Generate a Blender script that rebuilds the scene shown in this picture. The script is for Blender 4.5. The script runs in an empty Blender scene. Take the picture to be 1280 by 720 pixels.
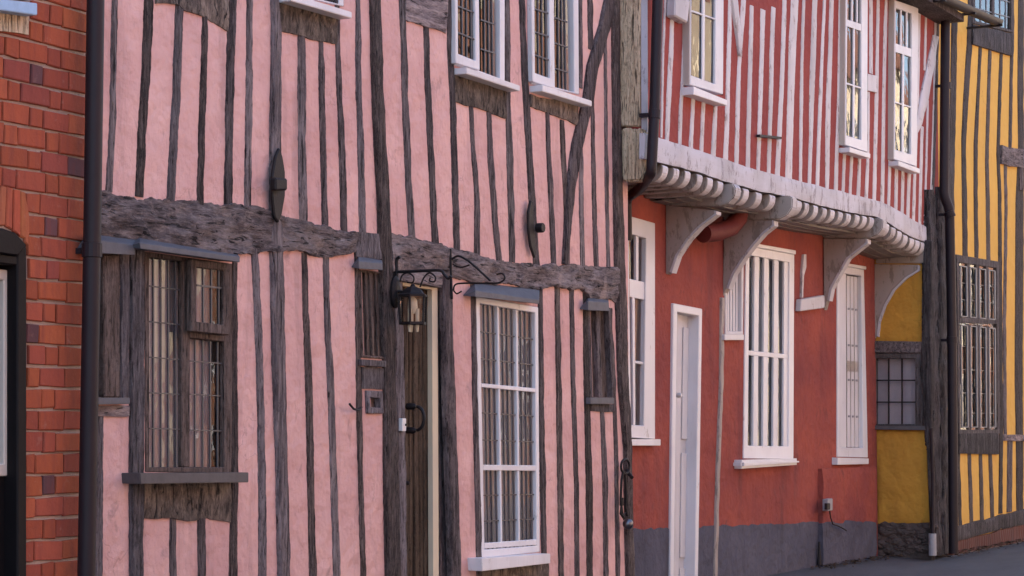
import bpy, bmesh, math, random
from mathutils import Vector, Matrix, noise
random.seed(7)
sc = bpy.context.scene
COL = sc.collection
R = math.radians

# ------------------------------------------------------------------ camera / street frame
F = 2600.0
PITCH = math.atan(170.0 / F)
EYE = 1.19
A = R(61.7)
ca, sa = math.cos(A), math.sin(A)
OX, OY = -0.51, 11.06
M = Matrix.Translation((OX, OY, 0)) @ Matrix.Rotation(A, 4, 'Z')
CL = Vector(((-OX) * ca + (-OY) * sa, OX * sa - OY * ca, EYE))

def ray(x, y):
    cx, cy = (x - 640) / F, -(y - 360) / F
    wx = cx
    wy = math.cos(PITCH) - cy * math.sin(PITCH)
    wz = math.sin(PITCH) + cy * math.cos(PITCH)
    return Vector((wx * ca + wy * sa, -wx * sa + wy * ca, wz))

def PY(x, y, ly):
    d = ray(x, y); t = (ly - CL.y) / d.y
    return CL.x + t * d.x, CL.z + t * d.z

def PX(x, y, lx):
    d = ray(x, y); t = (lx - CL.x) / d.x
    return CL.y + t * d.y, CL.z + t * d.z

def PZ(x, y, lz):
    d = ray(x, y); t = (lz - CL.z) / d.z
    return CL.x + t * d.x, CL.y + t * d.y

def nz(*a):
    return noise.noise(Vector(a))

cam = bpy.data.cameras.new('camera')
camo = bpy.data.objects.new('camera', cam); COL.objects.link(camo)
camo.location = (0, 0, EYE); camo.rotation_euler = (R(90) + PITCH, 0, 0)
cam.sensor_width = 36; cam.lens = 36 * F / 1280; cam.clip_end = 500
sc.camera = camo

# ------------------------------------------------------------------ materials
class NT:
    def __init__(s, name):
        s.m = bpy.data.materials.new(name); s.m.use_nodes = True
        s.t = s.m.node_tree; s.n = s.t.nodes; s.l = s.t.links
        s.b = s.n['Principled BSDF']; s.out = s.n['Material Output']
        s.tc = s.n.new('ShaderNodeTexCoord')
        s.co = s.tc.outputs['Object']
        s.oi = s.n.new('ShaderNodeObjectInfo')
    def shift(s):
        c = s.n.new('ShaderNodeCombineXYZ'); 
        for i, k in enumerate((37.0, 11.0, 53.0)):
            s.l.new(s.math('MULTIPLY', s.oi.outputs['Random'], k), c.inputs[i])
        v = s.n.new('ShaderNodeVectorMath'); v.operation = 'ADD'
        s.l.new(s.tc.outputs['Object'], v.inputs[0]); s.l.new(c.outputs[0], v.inputs[1])
        s.co = v.outputs[0]
    def math(s, op, a, b, clamp=False):
        n = s.n.new('ShaderNodeMath'); n.operation = op; n.use_clamp = clamp
        for i, v in ((0, a), (1, b)):
            if isinstance(v, (int, float)): n.inputs[i].default_value = v
            else: s.l.new(v, n.inputs[i])
        return n.outputs[0]
    def noise(s, scale=1, sv=(1, 1, 1), detail=4, rough=.55, dist=0):
        mp = s.n.new('ShaderNodeMapping'); mp.inputs['Scale'].default_value = sv
        s.l.new(s.co, mp.inputs['Vector'])
        t = s.n.new('ShaderNodeTexNoise'); t.inputs['Scale'].default_value = scale
        t.inputs['Detail'].default_value = detail; t.inputs['Roughness'].default_value = rough
        t.inputs['Distortion'].default_value = dist
        s.l.new(mp.outputs[0], t.inputs['Vector'])
        return t.outputs['Fac']
    def ramp(s, fac, stops):
        r = s.n.new('ShaderNodeValToRGB'); e = r.color_ramp.elements
        while len(e) < len(stops): e.new(.5)
        for el, (p, c) in zip(e, stops):
            el.position = p; el.color = (*c, 1) if len(c) == 3 else c
        s.l.new(fac, r.inputs[0]); return r.outputs[0]
    def fac(s, f, lo, hi):
        r = s.n.new('ShaderNodeMapRange'); r.inputs[1].default_value = lo; r.inputs[2].default_value = hi
        s.l.new(f, r.inputs[0]); return r.outputs[0]
    def mix(s, f, a, b, mode='MIX'):
        m = s.n.new('ShaderNodeMix'); m.data_type = 'RGBA'; m.blend_type = mode
        for i, v in ((0, f), (6, a), (7, b)):
            if isinstance(v, (int, float)): m.inputs[i].default_value = v
            elif isinstance(v, tuple): m.inputs[i].default_value = (*v, 1)
            else: s.l.new(v, m.inputs[i])
        return m.outputs[2]
    def bump(s, h, strength=.5, dist=.01, prev=None):
        b = s.n.new('ShaderNodeBump'); b.inputs['Strength'].default_value = strength
        b.inputs['Distance'].default_value = dist; s.l.new(h, b.inputs['Height'])
        if prev: s.l.new(prev, b.inputs['Normal'])
        return b.outputs[0]
    def value(s, col, lo=.75, hi=1.25):
        h = s.n.new('ShaderNodeHueSaturation'); s.l.new(col, h.inputs['Color'])
        r = s.n.new('ShaderNodeMapRange'); r.inputs[3].default_value = lo; r.inputs[4].default_value = hi
        s.l.new(s.oi.outputs['Random'], r.inputs[0]); s.l.new(r.outputs[0], h.inputs['Value'])
        return h.outputs[0]
    def done(s, col, rough, nrm=None, spec=.3):
        if isinstance(col, tuple): s.b.inputs['Base Color'].default_value = (*col, 1)
        else: s.l.new(col, s.b.inputs['Base Color'])
        if isinstance(rough, (int, float)): s.b.inputs['Roughness'].default_value = rough
        else: s.l.new(rough, s.b.inputs['Roughness'])
        s.b.inputs['Specular IOR Level'].default_value = spec
        if nrm: s.l.new(nrm, s.b.inputs['Normal'])
        return s.m

def plaster(name, c1, c2, stain, bump=.5, streak=.25):
    k = NT(name)
    big = k.noise(1.6, detail=5, rough=.6)
    col = k.mix(k.fac(big, .36, .64), c1, c2)
    mid = k.noise(11, sv=(1, 1, .7), detail=6, rough=.75)
    col = k.mix(k.math('MULTIPLY', k.fac(mid, .45, .7), .35), col, c2)
    st = k.noise(5, sv=(1, 1, .13), detail=5, rough=.65)
    col = k.mix(k.math('MULTIPLY', k.fac(st, .55, .8), streak), col, stain)
    sp = k.noise(38, detail=4, rough=.7)
    col = k.mix(k.math('MULTIPLY', k.fac(sp, .6, .8), .18), col, stain)
    patch = k.noise(7, sv=(1, 1, .6), detail=6, rough=.7, dist=.6)
    col = k.mix(k.math('MULTIPLY', k.fac(patch, .6, .72), streak * .9), col, stain)
    n = k.bump(k.noise(4.5, detail=3), .5, .03)
    n = k.bump(k.noise(90, detail=4, rough=.7), bump, .004, n)
    lump = k.math('MULTIPLY', k.noise(24, sv=(1, 1, .6), detail=5, rough=.65), k.fac(k.noise(1.1, detail=3), .38, .66))
    n = k.bump(lump, min(1, bump), .014, n)
    n = k.bump(k.noise(9, detail=2), min(1, bump), .02, n)
    vr = k.n.new('ShaderNodeTexVoronoi'); vr.feature = 'DISTANCE_TO_EDGE'; vr.inputs['Scale'].default_value = 1.7
    wv = k.n.new('ShaderNodeTexNoise'); wv.inputs['Scale'].default_value = 5; wv.inputs['Detail'].default_value = 5; k.l.new(k.co, wv.inputs['Vector'])
    mv = k.n.new('ShaderNodeMix'); mv.data_type = 'VECTOR'; mv.inputs[0].default_value = .3; k.l.new(k.co, mv.inputs[4]); k.l.new(wv.outputs['Color'], mv.inputs[5]); k.l.new(mv.outputs[1], vr.inputs['Vector'])
    ck = k.math('MULTIPLY', k.fac(vr.outputs['Distance'], .006, .001), k.fac(k.noise(2.2, detail=2), .55, .6))
    col = k.mix(k.math('MULTIPLY', ck, .25), col, tuple(q * .4 for q in stain))
    return k.done(col, .9, n, .15)

def wood(name, dark, mid, light, sv, rand=(.6, 1.4), bump=1.0, patch=None, dk=1.0):
    k = NT(name); k.shift()
    g = k.noise(1, sv=sv, detail=6, rough=.7, dist=.4)
    col = k.ramp(g, [(.28, dark), (.5, mid), (.72, light)])
    big = k.noise(3, sv=(1, 1, 1), detail=4)
    col = k.mix(k.math('MULTIPLY', k.fac(big, .5, .75), .6), col, light)
    col = k.mix(k.math('MULTIPLY', k.fac(k.noise(9, detail=5, rough=.7), .56, .7), .7 * dk), col, dark)
    cr = k.noise(1, sv=tuple(q * 1.7 for q in sv), detail=3, rough=.5, dist=.8)
    crk = k.fac(cr, .40, .35)
    col = k.mix(k.math('MULTIPLY', crk, .92, True), col, tuple(q * .3 for q in dark))
    if patch: col = k.mix(k.math('MULTIPLY', k.fac(k.noise(6, sv=(1, 1, .6), detail=6, rough=.7), .57, .66), .75), col, patch)
    col = k.value(col, *rand)
    fine = k.noise(1, sv=tuple(q * 2.6 for q in sv), detail=5, rough=.75)
    col = k.mix(k.math('MULTIPLY', k.fac(fine, .5, .75), .55), col, light)
    col = k.mix(k.math('MULTIPLY', k.fac(fine, .46, .28), .6 * dk), col, dark)
    spk = k.noise(1, sv=tuple(sorted(sv)[2] * q for q in ((1.5, 1.5, .42) if sv[2] < sv[0] else (.42, 1.5, 1.5))), detail=5, rough=.8, dist=.5)
    col = k.mix(k.math('MULTIPLY', k.fac(spk, .48, .34), .85 * dk), col, tuple(q * .55 for q in dark))
    col = k.mix(k.math('MULTIPLY', k.fac(spk, .56, .74), .6), col, light)
    n = k.bump(spk, .9, .012)
    n = k.bump(g, bump, .012, n)
    n = k.bump(crk, .9, -.010, n)
    n = k.bump(k.noise(60, detail=3), .3, .003, n)
    return k.done(col, .82, n, .25)

def paint(name, base, under, sv=(40, 40, 2.5), peel=.66, dirt=(.3, .27, .27), rough=.55, amt=.5):
    k = NT(name); k.shift()
    g = k.noise(1, sv=sv, detail=6, rough=.65)
    p = k.noise(14, sv=(1, 1, .35), detail=7, rough=.75)
    d = k.noise(3.2, sv=(1, 1, .6), detail=5)
    col = k.mix(k.math('MULTIPLY', k.fac(d, .45, .8), amt), base, dirt)
    col = k.mix(k.math('MULTIPLY', k.fac(g, .6, .78), .45), col, under)
    col = k.mix(k.fac(p, peel, peel + .05), col, under)
    col = k.value(col, .93, 1.05)
    n = k.bump(g, .5, .004)
    n = k.bump(k.fac(p, peel, peel + .05), .4, -.002, n)
    return k.done(col, rough, n, .35)

def plain(name, col, rough=.5, spec=.4, var=.25, bump=.25, metal=0, sc_=20):
    k = NT(name); k.shift()
    a = k.noise(sc_, detail=5, rough=.65)
    c = k.mix(k.math('MULTIPLY', k.fac(a, .4, .75), var), col, tuple(q * .45 for q in col))
    n = k.bump(k.noise(sc_ * 2.5, detail=4), bump, .004)
    k.b.inputs['Metallic'].default_value = metal
    return k.done(c, rough, n, spec)

VERT, HORZ = (48, 48, 3.2), (5, 40, 30)
PINK = plaster('pink_limewash', (.71, .435, .395), (.57, .325, .305), (.32, .20, .19), .9, .9)
REDU = plaster('red_limewash_upper', (.30, .070, .060), (.25, .058, .053), (.18, .05, .047), .7)
REDG = plaster('red_limewash_lower', (.33, .080, .056), (.22, .056, .052), (.13, .046, .046), 1, .8)
PLIN = plaster('grey_masonry_paint', (.105, .10, .13), (.075, .072, .096), (.05, .045, .05), 1, .7)
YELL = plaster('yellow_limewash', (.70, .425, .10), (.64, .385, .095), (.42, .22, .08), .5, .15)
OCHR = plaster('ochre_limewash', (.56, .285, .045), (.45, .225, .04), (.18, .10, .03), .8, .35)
TD = wood('weathered_dark_oak', (.016, .011, .0125), (.078, .059, .062), (.22, .178, .178), VERT)
TG = wood('weathered_grey_oak', (.04, .031, .034), (.135, .112, .12), (.26, .225, .235), VERT)
TB = wood('weathered_oak_beam', (.022, .015, .018), (.16, .124, .126), (.36, .295, .285), HORZ, patch=(.38, .285, .255), dk=.6)
TD2 = wood('weathered_silver_oak', (.022, .016, .018), (.105, .084, .088), (.27, .225, .225), (38, 38, 2.2), dk=.75)
TD3 = wood('weathered_brown_oak', (.014, .010, .010), (.066, .047, .045), (.20, .155, .14), (60, 60, 5), dk=1)
TP = wood('stained_oak_board', (.02, .014, .014), (.105, .078, .064), (.27, .21, .17), (22, 22, 7), patch=(.025, .018, .018))
TW = wood('window_oak', (.04, .027, .023), (.115, .080, .068), (.20, .15, .135), VERT, (.85, 1.15), .5)
TGR = wood('gnarled_grey_oak', (.010, .008, .009), (.042, .035, .037), (.14, .122, .126), (34, 34, 1.8), (.8, 1.15), 1)
TY = wood('yellow_house_oak', (.028, .023, .022), (.075, .062, .06), (.14, .12, .12), VERT)
TBG = wood('bare_beige_oak', (.16, .11, .07), (.60, .45, .30), (.74, .58, .42), VERT, (1.0, 1.1), .8)
DOORW = wood('brown_door_boards', (.028, .018, .012), (.085, .055, .036), (.17, .12, .085), (70, 70, 2), (.95, 1.05), .6)
WP = paint('white_gloss_paint', (.66, .64, .66), (.42, .38, .36), peel=.63, rough=.4, amt=.3)
WST = paint('whitewashed_stud', (.54, .505, .525), (.30, .25, .24), peel=.565, amt=.7)
WFA = paint('whitewashed_fascia', (.50, .48, .53), (.26, .23, .25), sv=(2.5, 40, 30), peel=.535, amt=.9)
WJO = paint('worn_joist', (.33, .28, .24), (.2, .16, .13), sv=(30, 2.5, 30), peel=.53, amt=.7)
WJD = paint('shade_toned_soffit', (.20, .165, .14), (.12, .095, .08), peel=.6)  # darkened to put the joist-gap shade into the soffit colour
WBR = paint('worn_bracket_paint', (.34, .285, .26), (.22, .18, .155), sv=(20, 20, 10), peel=.53, amt=.7, dirt=(.26, .2, .17))
WSHU = paint('white_shutter_paint', (.60, .57, .585), (.4, .36, .34), peel=.66, rough=.5)
BEIG = paint('beige_trim_paint', (.44, .385, .33), (.30, .25, .21), peel=.62)
CREAM2 = paint('cream_white_paint', (.66, .56, .48), (.4, .33, .28), peel=.7, rough=.5, amt=.3)
CREAM = paint('cream_trim_paint', (.62, .52, .38), (.35, .28, .2), peel=.72, rough=.45)
LEAD = plain('lead_sheet', (.095, .095, .112), .6, .4, .5, .5, 0, 14)
SLATE = plain('dark_painted_sill', (.085, .075, .08), .6, .4, .5, .35)
IRON = plain('black_iron', (.012, .009, .010), .55, .25, .3, .4, 0, 40)
PIPE = plain('black_pipe_paint', (.020, .013, .017), .5, .22, .3, .15, 0, 10)
BLK = plain('black_gloss_paint', (.009, .007, .008), .55, .14, .3, .4, 0, 12)
CAME = plain('lead_came', (.055, .056, .068), .45, .5, .3, .2)
PALEC = plain('pale_window_came', (.10, .11, .14), .5, .5, .3, .2)
REDP = plain('red_painted_pipe', (.13, .024, .020), .6, .2, .4, .2)
GPVC = plain('grey_pipe', (.28, .27, .29), .5, .4, .3, .1)
DARK = plain('dark_room', (.03, .027, .026), .9, .1)
CURT = plain('pale_curtain', (.46, .43, .50), .95, .1, .25, .2)
NETC = plain('net_curtain', (.33, .37, .47), .95, .1, .2, .2)
BLIND = plain('grey_blind', (.36, .31, .33), .9, .1, .15, .2)
STEEL = plain('polished_steel', (.13, .13, .15), .3, .6, .2, .1, .9)
PLAS = plain('white_plastic', (.62, .6, .6), .4, .5, .1, .05)
BLUE = plain('pale_blue_paint', (.30, .44, .62), .5, .4, .3, .3)
RUB = plain('dark_flint_rubble', (.085, .062, .055), .75, .3, 1, .9, 0, 9)
LEAF = plain('dead_leaves', (.06, .035, .02), .9, .1, .3, .2)

def brick_mat(name):
    k = NT(name)
    a = k.n.new('ShaderNodeAttribute'); a.attribute_name = 'col'
    g = k.noise(30, sv=(1, 1, .35), detail=6, rough=.7)
    k.co = k.tc.outputs['Object']
    st = k.noise(16, sv=(1.6, 1, .25), detail=3)
    c0 = k.mix(k.math('MULTIPLY', k.fac(st, .48, .66), .45), a.outputs['Color'], (.20, .05, .04))
    c = k.mix(k.math('MULTIPLY', k.fac(g, .45, .75), .35), c0, (.16, .045, .035))
    w = k.noise(14, detail=5, rough=.7)
    c = k.mix(k.math('MULTIPLY', k.fac(w, .60, .74), .35), c, (.42, .26, .20))
    n = k.bump(k.noise(55, detail=5, rough=.7), .8, .004)
    n = k.bump(k.noise(12, detail=3), .5, .008, n)
    return k.done(c, .88, n, .2)
BRK = brick_mat('old_red_brick')
MORT = plaster('lime_mortar', (.46, .35, .30), (.32, .23, .195), (.15, .10, .085), 1, .4)

def glass_mat(name, tint=(.9, .9, .92), ior=1.42, wob=.12):
    k = NT(name); k.shift()
    k.n.remove(k.b)
    tr = k.n.new('ShaderNodeBsdfTransparent'); tr.inputs[0].default_value = (*tint, 1)
    gl = k.n.new('ShaderNodeBsdfGlossy'); gl.inputs['Roughness'].default_value = .015
    fr = k.n.new('ShaderNodeFresnel'); fr.inputs[0].default_value = ior
    nb = k.bump(k.noise(7, detail=2), wob, .012)
    k.l.new(nb, gl.inputs['Normal'])
    mx = k.n.new('ShaderNodeMixShader')
    k.l.new(fr.outputs[0], mx.inputs[0]); k.l.new(tr.outputs[0], mx.inputs[1]); k.l.new(gl.outputs[0], mx.inputs[2])
    k.l.new(mx.outputs[0], k.out.inputs[0])
    return k.m
GLASS = glass_mat('old_glass', (.93, .93, .94), 1.5, .08)
GLASSR = glass_mat('bright_old_glass', (.6, .62, .65), 2.3, .10)

def asphalt(name, c, c2):
    k = NT(name)
    f = k.noise(60, detail=5, rough=.85); b = k.noise(2.2, sv=(.5, 1.6, 1), detail=7, rough=.7)
    col = k.mix(k.fac(b, .35, .7), c, c2)
    col = k.mix(k.math('MULTIPLY', k.fac(f, .55, .75), .6), col, tuple(q * 2.1 for q in c))
    n = k.bump(f, .8, .006); n = k.bump(b, .4, .03, n)
    return k.done(col, .85, n, .3)
PAVE = asphalt('pavement_asphalt', (.085, .078, .082), (.058, .052, .056))
ROAD = asphalt('road_asphalt', (.06, .058, .06), (.045, .043, .045))
KERB = plain('kerb_granite', (.25, .24, .23), .8, .3, .5, .6, 0, 60)

def tile_mat(name, c1, c2, mortar, sx, sy, horiz=False):
    k = NT(name)
    t = k.n.new('ShaderNodeTexBrick')
    mp = k.n.new('ShaderNodeMapping'); k.l.new(k.tc.outputs['Object'], mp.inputs[0])
    if not horiz: mp.inputs['Rotation'].default_value = (R(-90), 0, 0)
    k.l.new(mp.outputs[0], t.inputs['Vector'])
    t.inputs['Color1'].default_value = (*c1, 1); t.inputs['Color2'].default_value = (*c2, 1)
    t.inputs['Mortar'].default_value = (*mortar, 1); t.inputs['Scale'].default_value = 1
    t.inputs['Brick Width'].default_value = sx; t.inputs['Row Height'].default_value = sy
    t.inputs['Mortar Size'].default_value = .008
    c = k.mix(k.math('MULTIPLY', k.fac(k.noise(2.5, detail=6), .4, .7), .5), t.outputs['Color'], tuple(q * .5 for q in c1))
    n = k.bump(t.outputs['Fac'], .6, -.012)
    return k.done(c, .85, n, .2)
OBR = tile_mat('far_brick', (.36, .15, .085), (.28, .11, .07), (.4, .33, .26), .22, .075)
PBR = tile_mat('plinth_brick', (.13, .042, .032), (.085, .03, .027), (.16, .115, .095), .07, .24)
OCR = plaster('far_cream_render', (.68, .56, .40), (.62, .50, .36), (.4, .33, .26), .4)
ROOF = tile_mat('clay_roof_tile', (.21, .085, .05), (.13, .06, .04), (.04, .025, .02), .18, .11, True)

# ------------------------------------------------------------------ object helpers
OFF = {}
def tag(o, label, cat, group=None):
    o['label'] = label; o['category'] = cat
    if group: o['group'] = group
    return o

def root(name, label, cat, base, group=None):
    o = bpy.data.objects.new(name, None); COL.objects.link(o)
    o.empty_display_size = .2
    o.matrix_world = M @ Matrix.Translation(base)
    OFF[o] = Vector(base)
    return tag(o, label, cat, group)

class MB:
    def __init__(s): s.v = []; s.f = []; s.cols = None
    def add(s, vs, fs):
        n = len(s.v); s.v += [Vector(q) for q in vs]; s.f += [[i + n for i in q] for q in fs]
    def prism(s, poly, yf, yb, shrink=0):            # poly in (s,h)
        n = len(poly)
        s.add([(a, yf, b) for a, b in poly] + [(a, yb, b) for a, b in poly],
              [list(range(n)), list(range(2 * n - 1, n - 1, -1))] + [[i, i + n, (i + 1) % n + n, (i + 1) % n] for i in range(n)])
    def px(s, poly, yf, yb):                        # pixel outline on plane y = yf
        s.prism([PY(x, y, yf) for x, y in poly], yf, yb)
    def side(s, poly, x0, x1):                      # pixel outline on plane x = x0, thickness to x1
        P = [PX(x, y, x0) for x, y in poly]; s.yz(P, x0, x1)
    def yz(s, P, x0, x1):
        n = len(P)
        s.add([(x0, a, b) for a, b in P] + [(x1, a, b) for a, b in P],
              [list(range(n)), list(range(2 * n - 1, n - 1, -1))] + [[i, i + n, (i + 1) % n + n, (i + 1) % n] for i in range(n)])
    def box(s, x0, x1, y0, y1, z0, z1):
        s.add([(x, y, z) for x in (x0, x1) for y in (y0, y1) for z in (z0, z1)],
              [[0, 1, 3, 2], [4, 6, 7, 5], [0, 4, 5, 1], [2, 3, 7, 6], [0, 2, 6, 4], [1, 5, 7, 3]])
    def ring(s, o, i, yf, yb):                      # quads in px: TL TR BR BL
        O = [PY(x, y, yf) for x, y in o]; I = [PY(x, y, yf) for x, y in i]
        vs = [(a, yf, b) for a, b in O + I] + [(a, yb, b) for a, b in O + I]
        fs = []
        for k in range(4):
            j = (k + 1) % 4
            fs += [[k, j, 4 + j, 4 + k], [8 + k, 12 + k, 12 + j, 8 + j], [k, 8 + k, 8 + j, j], [4 + k, 4 + j, 12 + j, 12 + k]]
        s.add(vs, fs)
    def strip(s, x0, y0, x1, y1, w, yf, yb):        # px line with px width
        dx, dy = x1 - x0, y1 - y0; L = math.hypot(dx, dy) or 1
        nx, ny = -dy / L * w / 2, dx / L * w / 2
        s.px([(x0 + nx, y0 + ny), (x1 + nx, y1 + ny), (x1 - nx, y1 - ny), (x0 - nx, y0 - ny)], yf, yb)
    def tube(s, pts, r, n=10, cap=True):
        pts = [Vector(p) for p in pts]; rings = []
        rr = r if isinstance(r, (list, tuple)) else [r] * len(pts)
        prev = None
        for i, p in enumerate(pts):
            a = pts[max(i - 1, 0)]; b = pts[min(i + 1, len(pts) - 1)]
            t = (b - a).normalized()
            u = t.orthogonal().normalized() if prev is None else (prev - t * prev.dot(t)).normalized()
            prev = u; w = t.cross(u)
            rings.append([p + (u * math.cos(q) + w * math.sin(q)) * rr[i] for q in [2 * math.pi * k / n for k in range(n)]])
        vs = [q for ring in rings for q in ring]; fs = []
        for i in range(len(rings) - 1):
            for k in range(n):
                fs.append([i * n + k, i * n + (k + 1) % n, (i + 1) * n + (k + 1) % n, (i + 1) * n + k])
        if cap: fs += [list(range(n))[::-1], [(len(rings) - 1) * n + k for k in range(n)]]
        s.add(vs, fs)
    def lathe(s, c, prof, n=12, rot=0):             # prof: (r, z) about vertical axis at c
        vs = []; fs = []
        for r_, z in prof:
            vs += [(c[0] + r_ * math.cos(rot + 2 * math.pi * k / n), c[1] + r_ * math.sin(rot + 2 * math.pi * k / n), c[2] + z) for k in range(n)]
        for i in range(len(prof) - 1):
            for k in range(n):
                fs.append([i * n + k, i * n + (k + 1) % n, (i + 1) * n + (k + 1) % n, (i + 1) * n + k])
        fs += [list(range(n))[::-1], [(len(prof) - 1) * n + k for k in range(n)]]
        s.add(vs, fs)
    def build(s, name, mat, parent=None, label=None, smooth=False, bevel=0, seg=1, base=None, recalc=True):
        top = parent
        while top is not None and top.parent is not None: top = top.parent
        off = OFF[top] if top is not None else Vector(base)
        me = bpy.data.meshes.new(name)
        me.from_pydata([v - off for v in s.v], [], s.f)
        bm = bmesh.new(); bm.from_mesh(me)
        if recalc: bmesh.ops.recalc_face_normals(bm, faces=bm.faces)
        if bevel:
            es = [e for e in bm.edges if len(e.link_faces) == 2 and e.calc_face_angle(0) > .5]
            bmesh.ops.bevel(bm, geom=es, offset=bevel, segments=seg, affect='EDGES', clamp_overlap=True)
        bm.to_mesh(me); bm.free()
        me.materials.append(mat)
        if smooth:
            for p in me.polygons: p.use_smooth = True
            me.set_sharp_from_angle(angle=R(48))
        o = bpy.data.objects.new(name, me); COL.objects.link(o)
        if parent is not None: o.parent = parent
        else:
            o.matrix_world = M @ Matrix.Translation(off); OFF[o] = off
        if label: o['label'] = label
        return o

def lerp(a, b, t): return a + (b - a) * t
def interp(pts, x):
    if x <= pts[0][0]: return pts[0][1]
    for (a, ya), (b, yb) in zip(pts, pts[1:]):
        if x <= b: return lerp(ya, yb, (x - a) / ((b - a) or 1))
    return pts[-1][1]

SEED = [0]
def timber(parent, pts, y0, proud=.008, mat=None, up=None, down=None, edge=.006, rough=.006, name='stud', label=None, step=.012, freq=7):
    SEED[0] += 1; sd = SEED[0] * 3.71
    yf = y0 - proud
    P = []
    for x, y, w in pts:
        w *= .90
        a = PY(x - w / 2 + .4, y, yf); b = PY(x + w / 2 + .4, y, yf)
        P.append(((a[1] + b[1]) / 2, a[0], b[0]))
    if up is not None: P.insert(0, (up, P[0][1], P[0][2]))
    if down is not None: P.append((down, P[-1][1], P[-1][2]))
    L = [(h, l) for h, l, r in P][::-1]; Rr = [(h, r) for h, l, r in P][::-1]
    h0, h1 = P[-1][0], P[0][0]
    n = max(3, int((h1 - h0) / step)); rows = []
    fr = [(0, 1), (.0, .3), (.08, .05), (.4, 0), (.68, .02), (.92, .05), (1, .3), (1, 1)]
    for i in range(n + 1):
        h = lerp(h0, h1, i / n)
        l = interp(L, h) + edge * (.55 * nz(sd, h * freq, 0) + .6 * nz(sd, h * freq * 3.3, 5) + .5 * nz(sd, h * freq * 9, 25))
        r_ = interp(Rr, h) + edge * (.55 * nz(sd, h * freq, 9) + .6 * nz(sd, h * freq * 3, 15) + .5 * nz(sd, h * freq * 9, 35))
        row = []
        for k, (u, d) in enumerate(fr):
            d_ = yf + d * (proud + .012)
            if 0 < k < len(fr) - 1: d_ += rough * nz(sd + 40, h * 7, k * .8) - (rough * .6 if k in (3, 4) else 0) * max(0, nz(sd + 9, h * 2.2, 1))
            row.append((lerp(l, r_, u), d_, h))
        rows.append(row)
    m = len(fr); mb = MB()
    fs = []
    for i in range(n):
        for k in range(m - 1):
            fs.append([i * m + k, i * m + k + 1, (i + 1) * m + k + 1, (i + 1) * m + k])
    fs += [list(range(m))[::-1], [n * m + k for k in range(m)]]
    mb.add([v for row in rows for v in row], fs)
    return mb.build(name, mat or random.Random(sd).choice((TD, TD, TD2, TD3)), parent, label, smooth=True)

def slab(parent, top, bot, y0, proud, mat, name='beam', rough=.008, edge=1.0, rows=7, step=4, label=None, depth=.03, jag=False, sub=None):
    SEED[0] += 1; sd = SEED[0] * 2.37
    yf = y0 - proud
    xa = max(top[0][0], bot[0][0]); xb = min(top[-1][0], bot[-1][0])
    n = max(2, int((xb - xa) / step)); mb = MB(); V = []
    for i in range(n + 1):
        x = lerp(xa, xb, i / n)
        t = interp(top, x) + edge * (nz(sd, x * .07, 0) * 1.4 + nz(sd, x * .22, 3) + .6 * nz(sd, x * .6, 23))
        b = interp(bot, x) + edge * (nz(sd, x * .07, 7) * 1.4 + nz(sd, x * .22, 11) + .6 * nz(sd, x * .6, 31))
        col = []
        for k in range(rows + 1):
            y = lerp(t, b, k / rows)
            s_, h = PY(x, y, yf)
            e = 0 if 0 < k < rows else .12
            d_ = yf + e * proud + rough * (nz(sd, s_ * 5, h * 9) + .6 * nz(sd + 5, s_ * 12, h * 22))
            col.append((s_, d_, h))
        col = [(col[0][0], y0 + depth, col[0][2])] + col + [(col[-1][0], y0 + depth, col[-1][2])]
        V.append(col)
    m = rows + 3; fs = []
    for i in range(n):
        for k in range(m - 1):
            fs.append([i * m + k, (i + 1) * m + k, (i + 1) * m + k + 1, i * m + k + 1])
    fs += [list(range(m)), [n * m + k for k in range(m)][::-1]]
    mb.add([v for c in V for v in c], fs)
    return mb.build(name, mat, parent, label, smooth=True)

def Q(q, u, v):
    (ax, ay), (bx, by), (cx, cy), (dx, dy) = q
    tx, ty = lerp(ax, bx, u), lerp(ay, by, u); ex, ey = lerp(dx, cx, u), lerp(dy, cy, u)
    return lerp(tx, ex, v), lerp(ty, ey, v)
def subq(q, u0, v0, u1, v1): return [Q(q, u0, v0), Q(q, u1, v0), Q(q, u1, v1), Q(q, u0, v1)]
def inset(q, l, t, r, b):
    (a, bb, c, d) = q
    return [(a[0] + l, a[1] + t + l * .2), (bb[0] - r, bb[1] + t - r * .2), (c[0] - r, c[1] - b), (d[0] + l, d[1] - b)]

def glass(parent, q, nu, nv, y, mat=None, tilt=.002, name='pane'):
    mb = MB()
    for i in range(nu):
        for j in range(nv):
            c = subq(q, i / nu, j / nv, (i + 1) / nu, (j + 1) / nv)
            ta, tb = random.uniform(-1, 1) * tilt, random.uniform(-1, 1) * tilt
            P = [PY(x, yy, y) for x, yy in c]
            ws_ = abs(P[1][0] - P[0][0]) / 2; hs_ = abs(P[0][1] - P[3][1]) / 2
            ta *= ws_ * 6; tb *= hs_ * 6
            d = [ta + tb, -ta + tb, -ta - tb, ta - tb]
            mb.add([(P[k][0], y + d[k], P[k][1]) for k in range(4)], [[3, 2, 1, 0]])
    return mb.build(name, mat or GLASS, parent, recalc=False)

def cames(parent, q, us, vs, y, w=1.2, wv=None, mat=None, name='glazing_bars', d=.006):
    mb = MB()
    for u in us:
        a, b = Q(q, u, 0), Q(q, u, 1); mb.strip(*a, *b, w, y, y + d)
    for v in vs:
        a, b = Q(q, 0, v), Q(q, 1, v); mb.strip(*a, *b, wv or w, y - .003, y + d - .001)
    return mb.build(name, mat or CAME, parent)

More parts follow.
